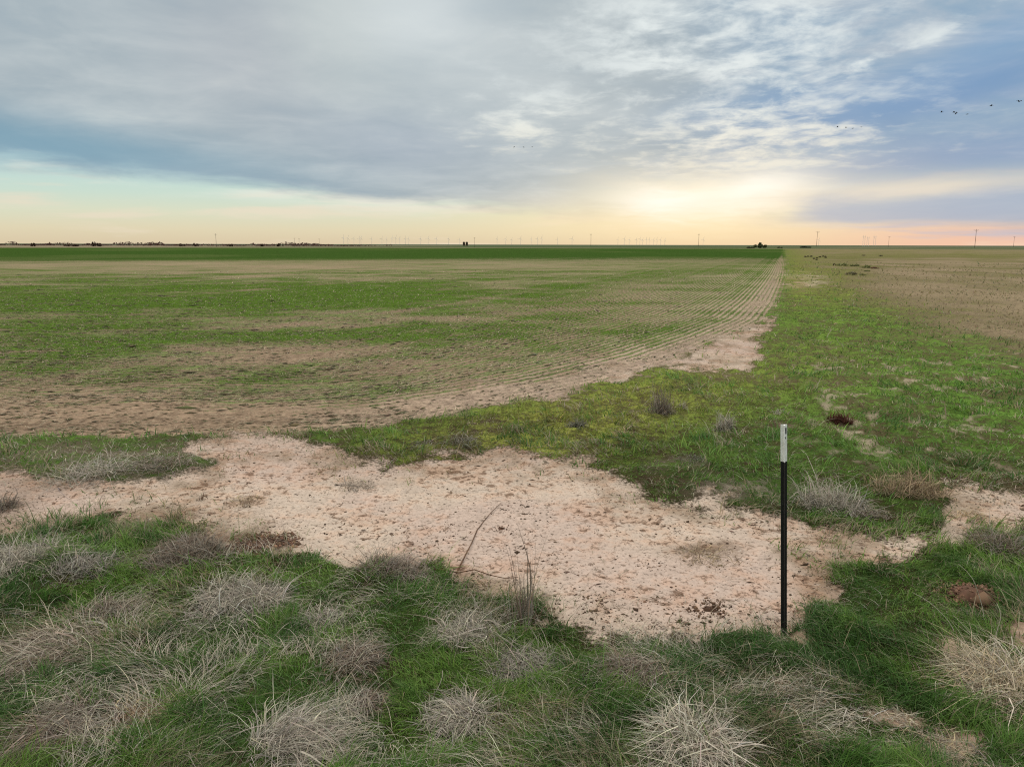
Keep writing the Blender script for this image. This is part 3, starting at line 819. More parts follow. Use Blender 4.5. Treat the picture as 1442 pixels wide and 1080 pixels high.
def clump(name, label, cat, px, py, wpx, hh, n, c1, c2, comb=None, combk=0.0, stiff=0.5, group=None, wid=0.0052, flat=1.0):
    """wpx: width in the photograph; hh: height / half width; comb: heading (deg) the stems lie towards; stiff: 1 upright .. 0 lodged"""
    p = at(px, py); d = math.hypot(p[0], p[1])
    rad = 0.5 * wpx / F_PX * math.hypot(d, CAM_H)
    DEAD.append((p[0], p[1], rad))
    ang = rng.uniform(0, 2 * math.pi, n); rr = rad * 0.34 * np.sqrt(rng.uniform(0, 1, n))
    ns = 5; sa_ = rng.uniform(0, 6.283, ns); sr_ = rad * rng.uniform(.05, .55, ns); sk = rng.choice(ns, n, p=rng.dirichlet(np.ones(ns) * 3))
    size_k = rng.uniform(.55, 1.15, ns)[sk]
    bx, by = rr * np.cos(ang) + (sr_ * np.cos(sa_))[sk], (rr * np.sin(ang) + (sr_ * np.sin(sa_))[sk]) * flat
    rr = np.hypot(bx, by)
    out = ang + rng.normal(0, 0.95, n)
    U = np.stack([np.cos(out), np.sin(out)], -1)
    if comb is not None:
        cv = np.array([math.cos(R(comb)), math.sin(R(comb))])
        U = U * (1 - combk) + cv * combk + rng.normal(0, 0.30, (n, 2))
        U /= np.linalg.norm(U, axis=1)[:, None] + 1e-6
    L = size_k * rad * rng.uniform(0.3, 1.05, n) * (1.0 if hh < 1.2 else 1.0)
    lift = hh * rng.uniform(0.25, 1.35, n)
    droop = lift * (1 - stiff) * rng.uniform(0.5, 1.15, n)
    reach = rng.uniform(0.35, 1.05, n) * (1.15 - 0.75 * stiff)
    P = np.stack([bx, by, np.full(n, -0.01)], -1)
    x, y = P[:, 0] + p[0], P[:, 1] + p[1]
    h0 = float(height(np.array([p[0]]), np.array([p[1]]))[0])
    P[:, 2] += height(x, y) - h0
    P[:, 2] += rad * hh * 0.18 * np.clip(1 - rr / (rad * 0.6), 0, 1) * rng.uniform(0, 1, n)
    c = jitter_tint(mixa(np.tile(np.array(c1), (n, 1)), c2, rng.uniform(0, 1, n)), n, .24, .04)
    w = np.full(n, max(wid, d * 0.0008)) * rng.lognormal(-.1, .35, n)
    lng = rng.uniform(0, 1, n) < .07
    L = np.where(lng, L * 1.25, L); droop = np.where(lng, lift * .85, droop); w = np.where(lng, w * 1.3, w); c[lng] = np.clip(c[lng] * 1.25, 0, .75)
    V, F, T = ribbons(P, U, L, w, c, lift, reach, droop, levels=(0, .2, .4, .6, .8, 1), wob=0.075)
    V[:, 2] = np.maximum(V[:, 2], -0.03)
    # short broken thatch at the heart of the clump
    m = n // 2
    a2 = rng.uniform(0, 6.283, m); r2 = rad * 0.75 * np.sqrt(rng.uniform(0, 1, m))
    P2 = np.stack([r2 * np.cos(a2), r2 * np.sin(a2) * flat, np.zeros(m)], -1)
    P2[:, 2] = height(P2[:, 0] + p[0], P2[:, 1] + p[1]) - h0 + rad * hh * 0.30 * np.clip(1 - (r2 / (rad * 0.8)) ** 2, 0, 1) * rng.uniform(0, 1, m)
    a3 = rng.uniform(0, 6.283, m)
    V2, F2, T2 = ribbons(P2, np.stack([np.cos(a3), np.sin(a3)], -1), rad * rng.uniform(.2, .6, m), w[:m], jitter_tint(mixa(np.tile(np.array(c1), (m, 1)), c2, rng.uniform(0, 1, m)) * 0.8, m, .25, .04),
                         rng.uniform(0, .5, m), np.ones(m), rng.uniform(0.1, .6, m), levels=(0, .33, .66, 1), wob=0.06)
    o = mesh_np(name, np.vstack([V, V2]), [np.vstack([F, F2 + len(V)])], [M_DRY], False, {'tint': np.vstack([T, T2])})
    o.location = (p[0], p[1], h0)
    return tag(o, label, cat, group)


G1 = 'dead grass clumps in the near grass'
for a in (
    ('broad pale clump of dead grass below the dark dirt mound, combed to the right', 330, 862, 150, .62, 620, PALE, GREY, -25, .45, .30),
    ('soft grey mound of dead grass at the sand edge left of the dark dirt mound', 264, 788, 140, .60, 560, GREY, BROWN, 150, .15, .35),
    ('long brownish clump at the left frame edge, swept down towards the left', 62, 925, 165, .45, 620, PALE, BROWN, 215, .70, .20),
    ('wispy silver grey clump at the left frame edge just below the sand', 12, 795, 110, .65, 420, GREY, PALE, 200, .2, .40),
    ('thin grey wisps beside the silver clump near the left sand edge', 108, 808, 90, .50, 260, GREY, GREY, 20, .4, .30),
    ('small brown tuft between the swept left clump and the broad pale clump', 158, 862, 70, .50, 200, BROWN, GREY, 60, .4, .35),
    ('flattened grey swathe of stems near the bottom left corner', 95, 1022, 130, .35, 460, GREY, BROWN, 250, .75, .12),
    ('low brownish patch of dead stems in the green grass at bottom left', 198, 1008, 80, .32, 240, BROWN, TAN, None, 0, .15),
    ('tiny grey tuft standing alone in bright green grass at bottom left', 254, 1040, 44, .55, 110, GREY, BROWN, None, 0, .4),
    ('large pale clump at the bottom edge, stems combed up to the right', 425, 1055, 150, .50, 560, PALE, GREY, 35, .65, .22),
    ('light grey tuft beside a bright green patch right of the broad pale clump', 452, 880, 72, .55, 230, GREY, PALE, None, 0, .30),
    ('dark grey twiggy mound on the sand edge left of the long twig', 562, 806, 110, .55, 420, BROWN, GREY, None, 0, .40),
    ('pale round clump with stems radiating down, bottom middle of the grass', 640, 1012, 112, .62, 560, PALE, GREY, 250, .30, .22),
    ('grey stems fallen across the grass behind the pale round clump', 738, 936, 110, .45, 380, GREY, GREY, -60, .55, .20),
    ('purplish grey leaning clump left of the post, near the sand edge', 890, 958, 112, .62, 480, GREY, BROWN, 215, .45, .30),
    ('loose grey tangle just left of the tall upright weed', 665, 892, 120, .50, 340, GREY, PALE, 170, .25, .35),
    ('messy brown and grey stems between the two large pale clumps', 498, 938, 110, .42, 360, GREY, BROWN, 20, .35, .22),
    ('low grey clump left of the pale round clump', 520, 992, 80, .40, 240, GREY, BROWN, None, 0, .2),
    ('wide pale clump cut by the bottom edge, below the leaning clump', 972, 1062, 165, .50, 640, PALE, PALE, 200, .2, .22),
    ('large straw coloured heap of dead grass at the right frame edge', 1415, 985, 170, .62, 700, PALE, TAN, 180, .35, .25),
    ('bundle of pale stalks fallen flat right of the post foot', 1188, 1020, 80, .22, 110, PALE, PALE, -35, .85, .10),
    ('small pale broken stalks beside the fallen bundle near the bottom right', 1262, 1022, 60, .30, 100, PALE, TAN, 150, .5, .15),
    ('short dull straw in the right bottom corner below the straw heap', 1330, 1066, 110, .25, 240, TAN, GREY, None, 0, .15),
):
    lb, x_, y_, w_, h_, n_, c1, c2, cb, ck, st = a
    clump('dead_grass_clump', lb, 'grass clump', x_, y_, w_ * 1.12, h_ * 1.15, int(n_ * 2.0), c1, c2, cb, ck, st, G1)

G2 = 'dry weeds and brush around the sand and verge'
for a in (
    ('tall upright grey weed with thin stems at the lower sand edge', 735, 876, 80, 2.9, 120, GREY, BROWN, None, 0, .72),
    ('grey brush with pale branches right behind the post', 1175, 714, 130, .95, 620, GREY, PALE, 200, .1, .55),
    ('low dark grey tangle right of the brush behind the post', 1232, 730, 70, .55, 200, BROWN, GREY, None, 0, .4),
    ('brown twiggy bush beside the sand, right of the post', 1275, 694, 105, 1.0, 620, BROWN, TAN, None, 0, .55),
    ('tan dried grass at the foot of the brown twiggy bush', 1300, 700, 70, .45, 220, TAN, TAN, None, 0, .30),
    ('flat yellow straw tuft on the sand track at the right', 1372, 728, 66, .35, 170, TAN, TAN, None, 0, .2),
    ('grey brown brush at the right frame edge below the sand track', 1420, 775, 120, .75, 420, BROWN, GREY, None, 0, .5),
    ('round silver grey tumbleweed left of the post top', 1018, 609, 42, 1.35, 420, PALE, GREY, None, 0, .60),
    ('tall grey weed stems in the yellow green grass left of the tumbleweed', 930, 586, 56, 1.7, 320, GREY, BROWN, None, 0, .75),
    ('thin pale weed beside the tall grey weed stems', 962, 578, 22, 1.5, 60, PALE, GREY, None, 0, .85),
    ('rust brown dead weed in the green verge right of the post top', 1181, 597, 42, 1.25, 420, RUST, RUST, None, 0, .5),
    ('dull grey tuft in the yellow green verge near the middle', 812, 606, 46, .95, 260, GREY, GREEN, None, 0, .5),
    ('tan flattened tuft right of the dull grey tuft', 872, 612, 40, .40, 130, TAN, TAN, None, 0, .25),
    ('small pale tuft between the tumbleweed and the rust weed', 1096, 582, 24, .8, 80, GREY, PALE, None, 0, .5),
    ('low grey straw below the tumbleweed, near the sand', 975, 650, 56, .5, 140, GREY, GREEN, None, 0, .35),
    ('grey tufts in the dark grass lip along the upper sand edge', 652, 628, 80, .45, 180, GREY, GREEN, None, 0, .35),
    ('grey tuft at the left end of the dark grass lip', 590, 632, 50, .5, 120, GREY, GREEN, None, 0, .35),
    ('long grey mound of dead grass on the upper left sand edge', 130, 672, 150, .42, 420, PALE, GREY, 20, .2, .30),
    ('brownish right end of the grassy bank above the left sand', 225, 664, 120, .38, 360, BROWN, GREY, None, 0, .25),
    ('small brown mat of dead weed lying on the left sand', 342, 706, 64, .28, 200, BROWN, TAN, None, 0, .15),
    ('small brown mat of dead weed lying on the middle sand', 506, 686, 70, .28, 190, BROWN, GREY, None, 0, .15),
    ('dark dead bush cut by the left frame edge on the sand', -2, 716, 70, .9, 320, BROWN, GREY, None, 0, .5),
    ('flat brown mat of trampled stems on the sand left of the post', 1002, 782, 110, .14, 260, BROWN, TAN, None, 0, .1),
    ('little upright twig sprig on the sand by the left brown mat', 283, 704, 12, 3.2, 14, BROWN, RUST, None, 0, .95),
):
    lb, x_, y_, w_, h_, n_, c1, c2, cb, ck, st = a
    clump('dry_weed', lb, 'weed', x_, y_, w_, h_, n_, c1, c2, cb, ck, st, G2)

sow_grass('grass', 330000, (-160, 1600, 725, 1180), 'short green grass covering the near corner below the sand', 0.035, 0.10, 0.0046, k_fore)
sow_grass('verge_grass', 260000, (-120, 1570, 360, 775), 'low green grass on the verge beyond the sand and right of the field', 0.03, 0.115, 0.005, k_verge, 120)

# single tall pale stalks
def stalk(label, px, py, tip, lift=1.0):
    a = at(px, py); h0 = float(height(a[None, 0], a[None, 1])[0]); a[2] = h0
    r = ray(*tip); t = (a[1] + 0.05) / r[1]; b = r * t + np.array([0, 0, CAM_H])
    pts = []
    for i in range(9):
        s = i / 8; q = a * (1 - s) + b * s
        q = q + np.array([math.sin(s * 3.1) * 0.09 + .02 * math.sin(s * 9), 0.04 * math.sin(s * 7), 0.07 * math.sin(s * math.pi)]) * np.linalg.norm(b - a)
        pts.append(q - a)
    o = tube('dry_stalk', pts, [0.0026 * (1 - 0.6 * i / 8) for i in range(9)], [M_DRY], 5, tint=PALE)
    o.location = a
    return tag(o, label, 'stalk', 'tall dead stalks standing in the near grass')


def tube(name, pts, radii, mats, seg=6, tint=None, parent=None):
    pts = [np.asarray(p, float) for p in pts]
    V, F = [], []
    for i, p in enumerate(pts):
        t = pts[min(i + 1, len(pts) - 1)] - pts[max(i - 1, 0)]; t /= np.linalg.norm(t) + 1e-9
        u = np.cross(t, (0, 0, 1.0)) if abs(t[2]) < .9 else np.cross(t, (1.0, 0, 0)); u /= np.linalg.norm(u); w = np.cross(t, u)
        for k in range(seg):
            a = 2 * math.pi * k / seg
            V.append(p + (u * math.cos(a) + w * math.sin(a)) * radii[i])
    for i in range(len(pts) - 1):
        for k in range(seg):
            F.append((i * seg + k, i * seg + (k + 1) % seg, (i + 1) * seg + (k + 1) % seg, (i + 1) * seg + k))
    n = len(V); V += [pts[0], pts[-1]]
    T3 = [(n, (k + 1) % seg, k) for k in range(seg)] + [(n + 1, n - seg + k, n - seg + (k + 1) % seg) for k in range(seg)]
    at_ = {'tint': np.tile(np.array(tint), (len(V), 1))} if tint is not None else None
    return mesh_np(name, V, [np.array(F), np.array(T3)], mats, True, at_, parent)


for lb, a, b, t in (('pale stalk bending over the bright grass right of the post', 1345, 912, (1285, 835)), ('long thin stalk crossing the near grass at lower middle', 585, 1030, (622, 945)),
                    ('curved pale stalk above the straw heap at the right edge', 1385, 890, (1350, 795)), ('straight thin stalk among the straw heap at the right edge', 1392, 935, (1404, 850)),
                    ('pale leaning stalk on the verge right of the tumbleweed', 1036, 622, (1056, 594)), ('upright pale stalk at the left bottom of the grass', 28, 1000, (24, 900))):
    stalk(lb, a, b, t)

# twigs lying on the sand
def twig(label, pixels, r0):
    pts = [at(*p) for p in pixels]
    o0 = pts[0].copy()
    P = [p - o0 + np.array([0, 0, 0.012 + 0.006 * math.sin(i * 1.3) ** 2]) for i, p in enumerate(pts)]
    o = tube('twig', P, [r0 * (1 - 0.65 * i / (len(P) - 1)) for i in range(len(P))], [mat_noisy('twig_bark', lin(86, 60, 44, .7), lin(128, 94, 66, .7), 30)], 6)
    o.location = (o0[0], o0[1], float(height(o0[None, 0], o0[None, 1])[0]))
    return tag(o, label, 'twig')


twig('long reddish brown twig slanting across the sand', [(643, 808), (650, 795), (657, 780), (664, 767), (672, 748), (683, 733), (693, 722), (706, 709)], 0.007)
twig('dark thin twig lying flat along the lower sand edge', [(612, 805), (628, 807), (645, 810), (668, 806), (690, 814), (712, 818), (730, 817)], 0.006)


# heaps of dirt and dung: a skirt of soil lumps over a low dome
def heap(name, label, cat, px, py, wpx, hh, n, c1, c2, spread=1.0):
    p = at(px, py); d = math.hypot(p[0], p[1]); rad = 0.5 * wpx / F_PX * math.hypot(d, CAM_H)
    h0 = float(height(p[None, 0], p[None, 1])[0])
    Vs, Fs, Ts = [], [], []
    nr_, na = 10, 36
    rr, aa = np.meshgrid(np.linspace(0, 1, nr_), np.arange(na) * 2 * math.pi / na, indexing='ij')
    wr = rad * (0.85 + 0.35 * (fbm(np.cos(aa) * 2 + px, np.sin(aa) * 2, 5, 2) - .3))
    x, y = rr * wr * np.cos(aa), rr * wr * np.sin(aa)
    zz = rad * hh * (1 - rr ** 2) ** 1.5 * (0.55 + 0.9 * fbm(x * 14 / rad * .2 + 3, y * 14 / rad * .2 + px, 9, 3)) - 0.02 * rr
    zz += height(x.ravel() + p[0], y.ravel() + p[1]).reshape(x.shape) - h0
    V = np.stack([x, y, zz], -1).reshape(-1, 3)
    idx = np.arange(nr_ * na).reshape(nr_, na)
    F = np.stack([idx[:-1], idx[1:], np.roll(idx[1:], -1, 1), np.roll(idx[:-1], -1, 1)], -1).reshape(-1, 4)
    T = jitter_tint(np.array(c1), len(V), .15, .03)
    # lumps
    base = np.array([(1, 0, 0), (0, 1, 0), (-1, 0, 0), (0, -1, 0), (0, 0, 1), (0, 0, -1)], float)
    fc = np.array([(0, 1, 4), (1, 2, 4), (2, 3, 4), (3, 0, 4), (1, 0, 5), (2, 1, 5), (3, 2, 5), (0, 3, 5)])
    a = rng.uniform(0, 6.283, n); r = rad * spread * np.sqrt(rng.uniform(0, 1, n)); s = rad * rng.lognormal(-3.3, .5, n)
    lx, ly = r * np.cos(a), r * np.sin(a)
    lz = rad * hh * np.clip(1 - (r / rad) ** 2, 0, 1) ** 1.5 * .9 + height(lx + p[0], ly + p[1]) - h0
    B = base[None] * rng.uniform(.6, 1.3, (n, 6, 3)) * s[:, None, None]
    LV = (np.stack([lx, ly, lz], -1)[:, None] + B).reshape(-1, 3)
    LF = ((np.arange(n) * 6)[:, None, None] + fc[None]).reshape(-1, 3)
    LT = np.repeat(jitter_tint(mixa(np.tile(np.array(c1), (n, 1)), c2, rng.uniform(0, 1, n)), n, .25, .04)[:, None], 6, 1).reshape(-1, 3)
    o = mesh_np(name, np.vstack([V, LV]), [F, LF + len(V)], [M_DRY], False, {'tint': np.vstack([T, LT])})
    o.location = (p[0], p[1], h0)
    return tag(o, label, cat)


heap('dirt_mound', 'dark brown dirt mound by a burrow at the left sand edge', 'dirt mound', 372, 768, 84, .13, 420, lin(96, 72, 56, .75), lin(150, 118, 94, .75), 1.15)
heap('dirt_mound', 'brown burrow spoil in the green grass near the right frame edge', 'dirt mound', 1372, 846, 70, .30, 320, lin(116, 86, 68, .75), lin(160, 126, 102, .75), 1.2)
heap('dung_pat', 'dark crumbly dung pat on the sand left of the post foot', 'dung', 1000, 858, 52, .06, 200, lin(86, 62, 46, .7), lin(140, 110, 84, .7), 1.15)
heap('dung_pat', 'small dark dung pat in the middle of the sand', 'dung', 706, 745, 30, .08, 90, lin(92, 62, 44, .7), lin(120, 88, 62, .7))
heap('dirt_mound', 'bare pinkish soil hump in the grass right below the post', 'dirt mound', 1120, 974, 44, .16, 50, lin(178, 148, 124, .7), lin(190, 164, 140, .7))


# ------------------------------------------------------------------ the steel fence post
def fence_post():
    a = at(1104, 896); a[2] = 0.0
    r = ray(1104, 598); t = (a[1] + 0.02) / r[1]; top = r * t + np.array([0, 0, CAM_H])
    ax = Vector(top - a); Ln = ax.length; ax.normalize()
    root = bpy.data.objects.new('fence_post', None); C.objects.link(root)
    root.location = a
    q = Vector((0, 0, 1)).rotation_difference(ax)
    root.rotation_mode = 'QUATERNION'; root.rotation_quaternion = q
    tag(root, 'black steel fence post with a white painted top, standing at the sand edge', 'fence post')
    # T section: flange behind, stem with rounded nose towards the camera
    sec = [(-.018, .004), (-.018, .0085), (.018, .0085), (.018, .004), (.0055, .0025), (.0042, -.0035), (.0042, -.019), (.0025, -.022), (-.0010, -.022), (-.0025, -.019), (-.0030, -.0035), (-.0045, .0025)]
    yaw = R(-12)
    sec = [(x * math.cos(yaw) - y * math.sin(yaw), x * math.sin(yaw) + y * math.cos(yaw)) for x, y in sec]

    def prism(name, z0, z1, mat, grow=1.0, steps=1):
        V, F = [], []
        n = len(sec)
        for i in range(steps + 1):
            z = z0 + (z1 - z0) * i / steps
            V += [(x * grow, y * grow, z) for x, y in sec]
        for i in range(steps):
            F += [(i * n + k, i * n + (k + 1) % n, (i + 1) * n + (k + 1) % n, (i + 1) * n + k) for k in range(n)]
        me = bpy.data.meshes.new(name); me.from_pydata(V, [], F + [tuple(range(n))[::-1], tuple(range(steps * n, steps * n + n))]); me.materials.append(mat)
        o = bpy.data.objects.new(name, me); C.objects.link(o); o.parent = root
        return o
    m, out = new_mat('black_post_paint')
    tcn = E.nt.nodes.new('ShaderNodeTexCoord'); p = E(tcn.outputs['Object'])
    s = E.nt.nodes.new('ShaderNodeSeparateXYZ'); E.nt.links.new(p.s, s.inputs[0])
    st = noise(vec(E(s.outputs[0]) * 30.0, E(s.outputs[1]) * 30.0, E(s.outputs[2]) * 3.0), 2.2, 7, .65)
    wear = sstep(st, .60, .70) * sstep(E(s.outputs[2]), .55, 0.85)
    b = principled(mixc(wear, (.010, .010, .011), (.42, .42, .42)), 0.38, .5, bump=st, bdist=.001)
    E.nt.links.new(b.outputs[0], out.inputs[0])
    mw, out = new_mat('white_post_paint')
    tcn = E.nt.nodes.new('ShaderNodeTexCoord'); p = E(tcn.outputs['Object'])
    s1 = noise(p, 60, 6, .65); s2 = noise(p, 14, 4, .6)
    b = principled(mixc(sstep(s1, .62, .68) * .6, mixc(sstep(s2, .35, .65), (.68, .68, .62), (.80, .80, .76)), (.16, .15, .13)), .55, .3, bump=s1, bdist=.0008)
    E.nt.links.new(b.outputs[0], out.inputs[0])
    cut = Ln * (1 - 50 / 300.0)
    prism('shaft', -0.35, cut - 0.0005, m, 1.0, 30)
    prism('white_tip', cut, Ln, mw, 1.02, 6)
    # studs along the flange and the dark slots in the painted top
    def block(name, cx, cy, z, sx, sy, sz, mat):
        c, s_ = math.cos(yaw), math.sin(yaw)
        V = [((cx + i * sx) * c - (cy + j * sy) * s_, (cx + i * sx) * s_ + (cy + j * sy) * c, z + k * sz) for k in (-1, 1) for i, j in ((-1, -1), (1, -1), (1, 1), (-1, 1))]
        F = [(3, 2, 1, 0), (4, 5, 6, 7), (0, 1, 5, 4), (1, 2, 6, 5), (2, 3, 7, 6), (3, 0, 4, 7)]
        me = bpy.data.meshes.new(name); me.from_pydata(V, [], F); me.materials.append(mat)
        o = bpy.data.objects.new(name, me); C.objects.link(o); o.parent = root
        return o
    z = 0.08
    while z < Ln - 0.03:
        block('stud', -0.001, 0.0118, z, .008, .0034, .006, m if z < cut else mw)
        z += 0.054
    dk = mat_noisy('dark_slot', (.012, .012, .012), (.02, .018, .016), 20)
    block('slot', 0.0095, .0038, Ln - 0.038, .0052, .0014, .019, dk)
    block('slot', 0.0095, .0038, Ln - 0.082, .0026, .0012, .006, dk)


fence_post()

# ------------------------------------------------------------------ bushes and trees far out: leaf-sized faces through lobed crowns, on woody stems
def leaves(n, lobes, size, tint, tv=.3):
    """lobes: (cx, cy, cz, rx, ry, rz)"""
    lobes = np.array(lobes, float)
    w = lobes[:, 3] * lobes[:, 5]; k = rng.choice(len(lobes), n, p=w / w.sum())
    v = rng.normal(0, 1, (n, 3)); v /= np.linalg.norm(v, axis=1)[:, None]
    v *= rng.uniform(0.25, 1.08, (n, 1)) ** 0.6
    c = lobes[k, :3] + v * lobes[k, 3:]
    c[:, 2] = np.maximum(c[:, 2], size * 0.2)
    a = rng.normal(0, 1, (n, 3)); b = rng.normal(0, 1, (n, 3))
    a /= np.linalg.norm(a, axis=1)[:, None]; b /= np.linalg.norm(b, axis=1)[:, None]
    s = size * rng.uniform(.5, 1.4, (n, 1))
    V = np.stack([c - a * s, c + b * s * .6, c + a * s, c - b * s * .6], 1).reshape(-1, 3)
    F = np.arange(n * 4).reshape(n, 4)
    T = np.repeat(jitter_tint(np.array(tint), n, tv, .06)[:, None], 4, 1).reshape(-1, 3)
    return V, F, T


def bush(name, label, cat, px, py, wpx, hpx, tint, n=700, group=None, stem=True, bare=False, seed=0):
    p = at(px, py); d = math.hypot(p[0], p[1])
    w = wpx / F_PX * d; h = hpx / F_PX * d
    root = bpy.data.objects.new(name, None); C.objects.link(root); root.location = (p[0], p[1], 0)
    tag(root, label, cat, group)
    rr = np.random.default_rng(seed + int(px * 7 + py))
    L = []
    for i in range(7):
        cx = rr.uniform(-.40, .40) * w; hz = h * rr.uniform(.45, .95) * (1 - 0.9 * abs(cx / w))
        L.append((cx, rr.uniform(-.15, .15) * w, hz * .55, w * rr.uniform(.10, .2), w * rr.uniform(.12, .2), hz * rr.uniform(.3, .55)))
    V, F, T = leaves(n, L, max(h * .10, d * .0011) * (0.8 if not bare else .55), tint)
    mesh_np('crown', V, [F], [M_LEAF], False, {'tint': T}, root)
    bark = bpy.data.materials.get('bark') or mat_noisy('bark', lin(70, 54, 44, .7), lin(100, 80, 66, .7), 3)
    Vt, Ft, off = [], [], 0
    st = bpy.data.meshes.new('trunk')
    for i, l in enumerate(L):
        b0 = np.array([0, 0, -.05]); t0 = np.array([l[0], l[1], l[2] + l[5] * (.9 if bare else .4)]); mid = (b0 + t0) / 2 + np.array([rr.uniform(-.05, .05) * w, 0, h * .05])
        if i == 0:
            for k in range(5): Vt.append((math.cos(2 * math.pi * k / 5) * .03 * h, math.sin(2 * math.pi * k / 5) * .03 * h, -.05))
            off = 5
        for q, r in ((mid, .020), (t0, .008)):
            for k in range(5):
                an = 2 * math.pi * k / 5; Vt.append((q[0] + math.cos(an) * r * h, q[1] + math.sin(an) * r * h, q[2]))
        for lo, hi in ((0, off), (off, off + 5)):
            for k in range(5): Ft.append((lo + k, lo + (k + 1) % 5, hi + (k + 1) % 5, hi + k))
        off += 10
    st.from_pydata([tuple(map(float, v)) for v in Vt], [], Ft); st.materials.append(bark)
    so = bpy.data.objects.new('trunk', st); C.objects.link(so); so.parent = root
    return root


DKG, BRU, OLV = lin(84, 92, 58, .75), lin(150, 118, 96, .8), lin(142, 144, 92, .85)
bush('far_tree', 'dark spreading tree with low bushes at the far end of the field edge', 'tree', 1071, 349.6, 18, 8.5, DKG, 900, seed=1)
bush('far_bush', 'low dark bush touching the left side of the far dark tree', 'bush', 1057, 349.8, 9, 3.0, DKG, 260)
bush('far_bush', 'tiny dark bush between the far dark tree and the track', 'bush', 1098, 349.6, 7, 2.0, DKG, 160)
bush('far_bush', 'flat dark thicket on the plain just right of the track', 'bush', 1136, 349.2, 15, 2.6, lin(34, 36, 26, .6), 420)
for lb, px, py, w, h, c in (
        ('long low dark shrub nearest of the shrubs right of the track', 1201, 387.5, 20, 5.0, lin(142, 134, 98, .85)), ('small twig bush trailing right of the nearest long shrub', 1215, 388, 9, 2.2, OLV),
        ('low olive shrub, left half of the second shrub row', 1188, 374.5, 18, 4.0, OLV), ('olive shrub with brown right half of the second shrub row', 1203, 375, 13, 3.6, OLV),
        ('tiny dark shrub at the left end of the second shrub row', 1175, 374, 5, 3.0, lin(142, 134, 98, .85)), ('green brown shrub right of the second shrub row', 1220, 377.5, 12, 4.5, OLV),
        ('flat brown shrub just right of the green brown shrub', 1231, 378.5, 11, 2.4, BRU), ('tiny tuft just behind the nearest long shrub', 1220, 382.5, 9, 1.8, OLV)):
    bush('low_shrub', lb, 'shrub', px, py, w, h, c, 420, 'low shrubs in the pasture right of the track')
for i, (px, py, w, h) in enumerate(((1134, 362.5, 4, 2.6), (1138, 362, 3.5, 2.2), (1142.5, 362, 4, 2.4), (1146, 365, 4, 2.6), (1150.5, 364.2, 4, 2.6), (1154.5, 362.6, 4.5, 2.2), (1158, 361.8, 6, 2.8), (1162.5, 363.4, 5, 3.0), (1150, 366.5, 3.2, 2.0), (1216, 360.4, 5, 1.6), (1240, 361, 7, 2.0))):
    bush('pasture_tuft', 'tiny dark tuft in the loose cluster far out on the right pasture', 'tuft', px, py, w * .75, h * .9, lin(142, 134, 98, .85), 140, 'tiny dark tufts in the loose pasture cluster')
# bare trees rising over the brush on the left horizon
for lb, px, w, h in (('faint lone bare tree far left on the horizon', 46, 6, 6.0), ('broad bare tree, left one of the pair over the brush line', 97, 14, 4.5), ('low bare tree, right one of the pair over the brush line', 110, 12, 4.0),
                     ('tall round bare tree above the left brush line', 132, 7, 8.0), ('smaller bare tree just right of the tall round bare tree', 140, 8, 6.0), ('rounded bare tree left of the distant pole', 257, 9, 5.8),
                     ('wide bare tree between the rounded tree and the pole', 275, 12, 5.4), ('low bare tree right of the distant pole', 325, 10, 4.6), ('bare tree above the thick end of the brush line', 396, 13, 6.0), ('small bare tree at the thin end of the brush line', 369, 6, 4.4)):
    bush('bare_tree', lb, 'tree', px, 347.3, w, h, lin(98, 78, 62, .65), 520, 'bare trees on the left horizon', bare=True)


def brush_line():
    n = 16000
    px = rng.uniform(-120, 560, n)
    d = rng.uniform(880, 1050, n)
    r = ray(px, np.full(n, 346.0)); x = r[:, 0] / r[:, 1] * d; y = d
    dens = 0.35 + 0.65 * ss(fbm(px / 26, np.zeros(n), 151, 3), .36, .62) * (1 - ss(px, 400, 540))
    ok = rng.uniform(0, 1, n) < dens * (1 - ss(px, 440, 560) * .8)
    x, y, px, dens = x[ok], y[ok], px[ok], dens[ok]; n = len(x)
    hm = 1.2 + 3.6 * ss(fbm(px / 17, np.zeros(n), 157, 4), .35, .7) * (1 - .7 * ss(px, 400, 480))
    c = np.stack([x, y, rng.uniform(0.1, 1, n) ** 1.3 * hm], -1)
    a = rng.normal(0, 1, (n, 3)); b = rng.normal(0, 1, (n, 3)); s = rng.uniform(.3, .8, (n, 1))
    V = np.stack([c - a * s, c + b * s * .5, c + a * s, c - b * s * .5], 1).reshape(-1, 3)
    T = np.repeat(jitter_tint(np.array(lin(92, 64, 56, .62)), n, .25, .05)[:, None], 4, 1).reshape(-1, 3)
    tag(mesh_np('brush', V, [np.arange(n * 4).reshape(n, 4)], [M_LEAF], False, {'tint': T}), 'long reddish brown line of brush along the left horizon', 'brush', None, 'stuff')


brush_line()

# ------------------------------------------------------------------ poles, turbines, tanks
def join_boxes(name, parts, mat):
    """parts: (x0,y0,z0,x1,y1,z1) bars as four-sided prisms with width, or ('bar',a,b,r0,r1)"""
    V, F = [], []
    for a, b, r0, r1 in parts:
        a, b = np.array(a, float), np.array(b, float); t = (b - a) / np.linalg.norm(b - a)
        u = np.cross(t, (0, 0, 1.0)) if abs(t[2]) < .9 else np.cross(t, (1.0, 0, 0)); u /= np.linalg.norm(u); w = np.cross(t, u)
        o = len(V)
        for p, r in ((a, r0), (b, r1)):
            for k in range(8): V.append(tuple(p + (u * math.cos(k * math.pi / 4) + w * math.sin(k * math.pi / 4)) * r))
        F += [(o + k, o + (k + 1) % 8, o + 8 + (k + 1) % 8, o + 8 + k) for k in range(8)] + [tuple(o + k for k in range(7, -1, -1)), tuple(o + 8 + k for k in range(8))]
    me = bpy.data.meshes.new(name); me.from_pydata(V, [], F); me.materials.append(mat)
    return me


